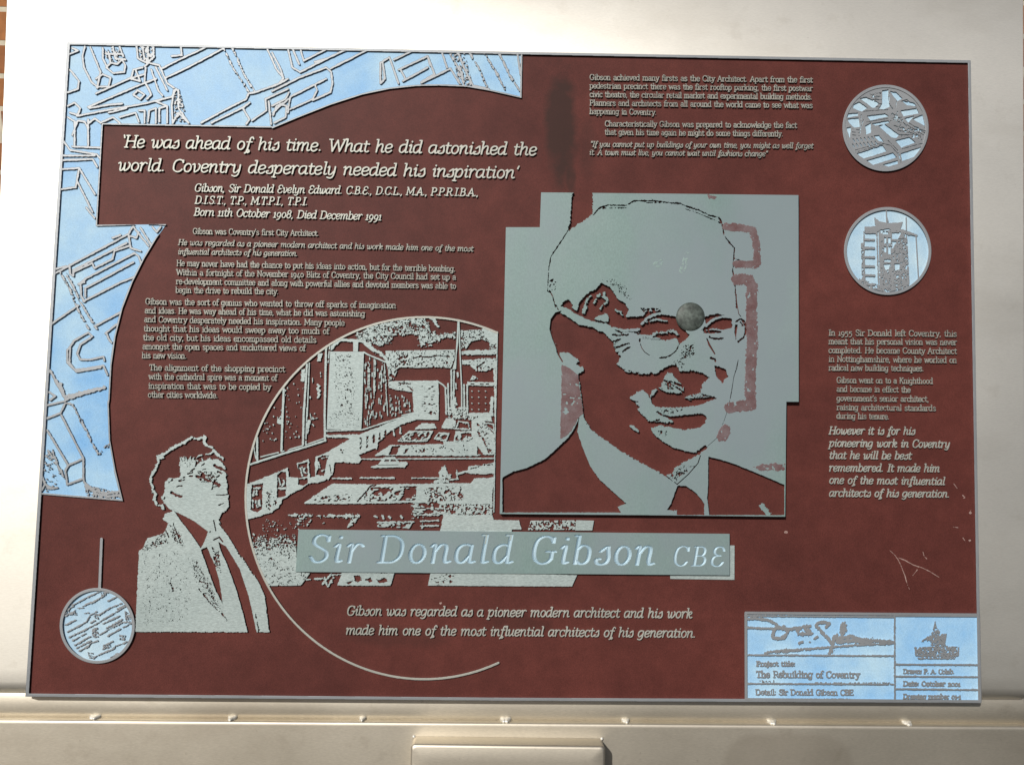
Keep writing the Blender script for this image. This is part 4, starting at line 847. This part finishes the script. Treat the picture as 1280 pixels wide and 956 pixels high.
F.strokes("h3 310,480 360,510 420,522; 320,570 400,585 465,572; 120,465 190,530 225,570 320,555; 70,375 130,385; 370,190 430,200 540,240; 450,230 540,290; 310,260 380,300 500,310; 260,340 330,320; 380,225 430,250", 1.9, sub=True, rough=0.6)
F.pits("h3 560,310 720,290 700,345 580,345", 0.3); F.pits("h3 260,610 420,660 400,720 300,690", 0.25); F.pits("h3 300,440 560,440 480,510 360,490", 0.3); F.pits("h3 390,160 540,240 540,300 330,280", 0.4)
F.pits("p8 200,500 300,400 400,420 260,545", 0.42, cell=1.0); F.stroke(q("p8 438,345 420,400 385,440 350,480 270,552"), 1.2, sub=True); F.stroke(q("p8 270,552 200,500 150,465"), 1.0, sub=True, rough=.4)
F.poly("h3 720,800 745,780 772,800 750,825 690,850 660,845", sub=True, rough=.3)
# hair, brow and spectacles on the left of the face
F.poly("""h1 105,390 115,355 140,330 192,315 240,372 235,410 282,440 300,370 350,300 430,222 490,200 565,128 610,148 650,165 700,222 740,300 822,345 882,430 835,505 850,518 940,505 1030,500 1090,455 1180,445 1250,450
 h2 340,152 480,188 530,240 575,335 605,362 560,410 510,440 480,382 420,405 290,402 170,392 120,345 0,330 h1 1000,690 870,690 820,660 700,640 620,590 460,560 380,530 270,480 190,420""", sub=True, rough=0.35)
F.strokes("h1 440,270 390,330 370,400 360,465; 545,250 500,310 480,350; 600,235 590,280 625,330; 545,415 580,375 615,345; 720,430 780,455 800,500", 2.4, rough=0.6); F.polys("h1 465,535 540,490 620,475 648,520 620,570 560,560; 345,420 400,390 385,440 360,470; 225,400 300,360 285,440; 560,280 620,270 640,320 600,310", rough=0.5)
F.strokes("h2 165,255 210,205 300,165 400,160 475,178", 3.4, rough=0.3); F.strokes("h2 205,240 300,215 395,232", 3.0, rough=0.4, taper=(.4, 1, .3)); F.strokes("h2 150,362 240,375 300,340 400,335 440,320 490,345", 3.0, rough=0.6); F.strokes("h2 150,378 230,388 330,392", 1.8, rough=0.4)
F.strokes("h1 700,640 800,665 920,662 995,655", 3.0, rough=0.3); F.strokes("h1 470,590 560,630 640,690 720,700; 640,690 660,740", 4.0, rough=0.6); F.strokes("h1 100,440 170,480 240,520 310,560 400,590", 4.2, rough=0.5); F.poly("h1 280,545 360,545 420,590 380,610 300,600", rough=0.4)
F.strokes("h1 690,715 780,722 870,712; 720,660 790,690; 670,795 780,768; 730,862 880,810; 730,920 800,905 885,858; 1000,770 1000,800; 700,950 740,925", 1.8, sub=True, rough=0.4)
F.strokes("h2 150,440 165,480 190,515 235,545", 0.9, sub=True); F.strokes("h2 325,568 380,565 430,545 480,500 510,440", 1.9, sub=True, taper=(1, 1, .5), rough=.3)
F.pits("h2 540,420 650,420 660,540 560,620 500,600", 0.4, cell=1.1); F.pits("h2 400,580 560,560 560,680 480,640", 0.3, cell=1.1); F.pits("h1 480,70 720,70 900,200 920,360 850,340 700,180 560,110", 0.22, cell=0.9); F.pits("h2 150,110 350,110 330,155 180,170", 0.6, cell=1.1, soft=1.5); F.pits("h1 660,740 780,740 760,930 660,930", 0.35, cell=1.1)
# right eye, ear, nose, cheek
F.poly("h2 738,190 850,160 905,172 990,200 1002,280 985,300 900,312 885,335 800,345 740,342 715,310 760,262 745,230", sub=True, rough=0.35); F.strokes("h2 755,275 790,240 830,212 905,188 995,198", 2.8, rough=0.2); F.strokes("h2 760,315 830,305 900,320", 2.0, rough=0.5)
F.strokes("h2 735,335 800,325 890,328", 2.0, sub=True, rough=.3); F.strokes("h2 785,380 830,392 910,392", 2.4, sub=True, rough=.4); F.stroke(q("h2 762,392 785,450 835,532"), 2.3, sub=True, taper=(.6, 1.1, .7)); F.stroke(q("h2 800,570 835,580 840,605"), 2.6, sub=True, rough=.3)
F.poly("h2 828,635 880,650 935,672 958,738 925,760 912,808 850,745", sub=True, rough=0.4); F.poly("h2 1020,258 1046,262 1038,330 1030,400 1015,340", sub=True, rough=.2)
F.strokes("h2 1030,235 1070,212 1100,225 1125,265 1118,330 1100,380 1050,420", 2.2, sub=True, rough=0.3); F.strokes("h2 1085,230 1110,265; 1070,240 1090,270", 1.6, sub=True, rough=.3)
F.strokes("h2 1030,0 1040,80 1055,165 1075,190", 0.9, sub=True); F.strokes("h2 1050,590 1040,660 1010,740 990,880 975,956", 0.6, sub=True, dash=.1); F.strokes("h3 1050,0 1010,160 985,300 960,440 920,560 850,720 770,790", 0.55, sub=True, dash=.15)
# outline of the head
F.strokes("p3 575,405 520,490 455,585 440,680 432,835", 1.1, sub=True, rough=0.25); F.strokes("p3 445,830 470,875 488,950 p5 490,60 510,100", 1.3, sub=True, rough=.3); F.stroke(q("p5 528,112 490,124 458,170 450,240 470,310 495,370 508,420 540,475"), 1.6, sub=True)
F.strokes("p3 762,285 800,240 830,222 870,212 1000,215 1060,180 1150,180 1275,188", 1.5, sub=True, rough=0.3); F.strokes("p3 830,235 1000,232; p3 1150,195 1275,195", 0.8, sub=True, rough=.3)
F.strokes("p4 0,182 100,180 160,190 290,200 360,230 420,245 500,285 570,300 600,355", 1.6, sub=True, rough=0.4); F.strokes("p4 330,240 420,270 540,320 590,345", 0.8, sub=True, rough=.3, dash=.2)
F.strokes("p4 595,360 610,430 645,480 685,525 680,600 672,680 690,800 700,956", 1.3, sub=True, rough=0.3); F.strokes("p4 690,600 740,620 800,635; 690,720 760,745 700,760", 1.5, sub=True, rough=.6); F.pits("p3 430,740 500,740 500,830 440,830", 0.35)
F.build('portrait_relief', M_PORTRAIT, PH+0.0046, PH-0.0003, port, 0.10)
# worn red paint left on the background of the portrait
def worn(draw, bb):
    F = Field(*bb, 0.5); draw(F)
    F.f = np.minimum(F.f, 2.0+0.8*F.noise(2.2)+0.6*F.noise(6.0)); F.build('worn_paint', M_FADED, PH+0.00475, PH+0.0044, port, 0.3)
worn(lambda F: F.stroke(q("p4 625,368 700,372 815,390 845,500 848,640 700,640"), 9.0, rough=0.5), (890, 270, 960, 345))
worn(lambda F: F.stroke(q("p4 700,748 790,752 812,800 808,956 p6 805,100 815,340 800,560 800,790 650,808"), 13.5, rough=0.6), (900, 330, 960, 530))
worn(lambda F: F.poly("p8 550,205 580,150 615,115 650,125 652,180 620,235 575,240", rough=.4), (880, 520, 925, 560))
worn(lambda F: F.poly("p5 535,500 600,530 650,570 690,850 p7 660,65 600,170 545,215 525,225", rough=.3), (690, 440, 740, 560))
worn(lambda F: F.poly("p8 820,425 900,402 1046,405 1046,446 880,455", rough=.5), (930, 570, 990, 600))
worn(lambda F: F.poly("p4 490,140 560,148 545,170 500,165", rough=.4), (870, 236, 910, 256))
def scuff(t, fl, cell=1.6):
    e = q(t); F = Field(e[:, 0].min()-3, e[:, 1].min()-3, e[:, 0].max()+3, e[:, 1].max()+3, 0.4); F.poly(e, fill=fl, cell=cell); F.build('scuff', M_SCUFF, PH+0.0047, PH+0.0044, port, 0.2)
scuff("p4 280,700 300,640 330,545 360,550 350,640 310,720", 0.42); scuff("p4 90,640 130,600 180,610 150,660 110,665", 0.35)
# domed stud in the brow
v = []; f = []; c = (862.3, 396.5); R = 18.2; nr = 7; ns = 40
for k in range(nr+1):
    a = k/nr*math.pi/2; e = ellipse(c[0], c[1], max(R*math.cos(a), 0.05), max(R*math.cos(a), 0.05), ns)
    P = W(e[:, 0], e[:, 1], PH+0.0008); P[:, 2] = PH+0.0038+0.0044*math.sin(a); v.append(P)
v = np.concatenate(v)
for k in range(nr):
    for i in range(ns): f.append((k*ns+i, k*ns+(i+1) % ns, (k+1)*ns+(i+1) % ns, (k+1)*ns+i))
f.append([nr*ns+i for i in range(ns)])
mesh_obj('stud', v, f, M_STUD, port, smooth=True)

# --- name plate and the plate behind it
plate('backing_plate', np.array([(836, 690), (900, 690), (900, 681), (918.4, 681.6), (918.2, 724.6), (838, 723.4)]), M_RELIEF, FIELD_H+0.0012, FIELD_H-0.001, plaque, bev=0.0003)
NP = q("N 141,92 N2 1168,108 1168,315 N 126,318")
NH = FIELD_H+0.0042
npl = plate('name_plate', NP, M_PORTRAIT, NH-0.0026, FIELD_H-0.001, plaque)
NAMES = (("Sir", "N 190,262", "N 466,268", 33, 5.6), ("Donald", "N 562,267", "N2 70,254", 33, 5.6), ("Gibson", "N2 170,254", "N2 780,263", 33, 5.6), ("CBE", "N2 882,265", "N2 1130,268", 23.5, 3.7))
F = Field(364, 656, 918, 724, 0.36); F.poly(NP)
for s_, a, b, c, w in NAMES:
    P0, P1 = q(a)[0], q(b)[0]; G = Field(P0[0]-8, P0[1]-c-8, P1[0]+14, P1[1]+12, 0.36)
    for fld, sub, ww in ((F, True, w), (G, False, w+0.5)): text(fld, s_, q(a)[0], q(b)[0], c, True, ww, slant=0.16, sub=sub, space=9 if s_ != "CBE" else 16, ys=2.1)
    G.build('engraved_word', M_GROOVE, NH-0.0001, NH-0.0024, npl, 0.0, dish=0.00075)
F.build('name_plate_face', M_PORTRAIT, NH, NH-0.0024, npl, 0.0)

# --- title block in the bottom right corner
TBK = np.array([(931.2, 764.4), (1224.4, 766.8), (1226.4, 877.6), (931.5, 874.8)])
tb = plate('title_block', TBK, M_BLUE, FIELD_H+0.0006, FIELD_H-0.001, plaque)
F = Field(926, 760, 1232, 884, 0.34)
F.stroke(np.concatenate([TBK, TBK[:1]])+np.array([(1.2, 1.4), (-1.2, 1.4), (-1.2, -1.2), (1.2, -1.2), (1.2, 1.4)]), 3.2)
F.strokes("u1 40,92 1240,100; u1 1238,85 1240,790; u1 60,405 1238,412; 60,633 1238,640; u2 100,552 872,556; 100,662 876,668; 100,778 880,786", 1.9, rough=0.2)
F.strokes("u1 60,92 700,98 1236,104; u2 110,108 872,112", 1.0)
F.stroke(q("u1 62,115 160,115 260,140 330,190 400,198 450,190 560,175"), 3.4, sm=True, rough=.3); F.stroke(q("u1 62,185 180,192 250,195 330,190"), 3.0, rough=.3); F.stroke(q("u1 300,170 270,210 265,260 310,275 365,250 375,215 350,180"), 4.0, sm=True, rough=.5); F.stroke(q("u1 460,195 540,180 565,235 470,235 460,210"), 4.0, rough=.7); F.stroke(q("u1 500,185 540,210"), 4, rough=.6)
F.stroke(q("u1 690,180 712,150 640,145 610,165 630,195 700,270 745,330"), 3.8, sm=True, rough=.4); F.stroke(q("u1 200,388 300,372 400,365 690,345 900,326 1230,312"), 2.6, rough=.4); F.stroke(q("u1 280,385 450,366 600,352"), 2.6, rough=.5)
F.stroke(q("u1 740,330 755,250 775,245 770,290 810,250 815,160 835,150 840,210 800,280 880,255 960,280 1060,290 1230,300"), 4.2, rough=.5); F.strokes("u1 780,300 900,290 1040,305; 720,390 740,330", 5.0, rough=.6); F.strokes("u1 475,308 500,300; 595,275 615,262", 3.2, rough=.5); F.stroke(q("u1 555,300 562,302"), 1.4)
for s, a, b, c, it in (("Project title:", "u1 132,492", "u1 440,492", 5.6, False), ("The Rebuilding of Coventry", "u1 130,583", "u1 955,586", 7.6, False), ("Detail: Sir Donald Gibson CBE", "u1 125,722", "u1 905,725", 6.4, False),
    ("Drawn: P. A. Colab.", "u2 178,634", "u2 645,637", 5.2, False), ("Date: October 2001", "u2 178,748", "u2 700,752", 5.6, False), ("Drawing number 01-1", "u2 178,866", "u2 705,868", 5.6, False)):
    text(F, s, q(a)[0], q(b)[0], c, it, 1.45, rough=0.15)
F.poly("u1 120,752 880,752 880,775 120,775", fill=0.38, cell=1.0, ax=1.6); F.poly("u1 150,606 280,606 280,622 150,622", fill=0.3, cell=1.0); F.poly("u1 600,622 1220,622 1220,634 600,634", fill=0.35, cell=1.0); F.poly("u2 180,884 860,884 870,896 180,896", fill=0.4, cell=1.0, ax=1.6)
F.poly("u2 285,395 430,388 445,330 345,345 350,330 420,285 445,285 450,230 470,155 485,215 515,250 510,285 545,265 578,270 572,310 560,380 685,390 690,470 650,500 318,500 285,465", fill=0.62, cell=0.9); F.strokes("u2 285,398 300,470 680,470 688,395; 320,498 650,498; 470,158 462,220; 445,260 430,380; 470,300 560,370; 400,300 430,310; 450,290 480,260 500,310 470,330; 490,350 520,340 530,380; 350,420 360,460; 420,400 420,460; 500,400 500,460; 600,400 600,460; 640,405 640,460", 1.2, rough=.3)
F.clip(TBK+np.array([(-.6, -.6), (.6, -.6), (.6, .6), (-.6, .6)]))
F.build('title_block_relief', M_EDGE, LIFT+0.0003, FIELD_H+0.0002, tb, 0.3)

# --- scratches and chips in the paint
def mark(name, pts, draw):
    m = 4; F = Field(pts[:, 0].min()-m, pts[:, 1].min()-m, pts[:, 0].max()+m, pts[:, 1].max()+m, 0.35); draw(F)
    F.build(name, M_SCRATCH, FIELD_H+0.00025, FIELD_H-0.0002, plaque, 0.1)
for t, wd, tp in (("v 88,480 130,520 160,560 180,600 200,650 220,700 240,775 262,825", 1.0, (.4, .9, .8, 1.2, .2)), ("v 165,545 210,562 300,610 370,632 440,665 520,715", 1.0, (.2, 1, 1.2, .5, .7)), ("v 290,702 330,650", .8, (.6, 1)), ("v 380,490 390,530 415,555", .8, (.8, 1)),
        ("v 640,270 690,278", .8, (.8, 1)), ("v 735,370 760,405", .8, (1, .6)), ("v 790,150 805,125", .8, (1, .6)), ("t6 1000,505 1025,540", 1.0, (1, .6)), ("t6 1065,590 1085,610", .8, (1, .6))):
    p = q(t); mark('scratch', p, lambda F: F.stroke(p, wd, taper=tp, rough=.15))
for x, y, r in ((1212.8, 641, 1.1), (1212.4, 675.5, 1.3), (1205, 622, .9), (982.5, 665, 1.9), (550.5, 753.5, 1.5)):
    e = ellipse(x, y, r*1.3, r, 12); mark('paint_fleck', e, lambda F: F.poly(e, rough=.3))
for t in ("p8 865,705 890,690 950,765 935,785 905,770", "p8 190,745 270,740 265,770 200,772"):
    e = q(t); F = Field(e[:, 0].min()-4, e[:, 1].min()-4, e[:, 0].max()+4, e[:, 1].max()+4, 0.4); F.poly(e, rough=.5); F.build('paint_chip', M_PORTRAIT, PH+0.0005, PH-0.0002, port, 0.2)
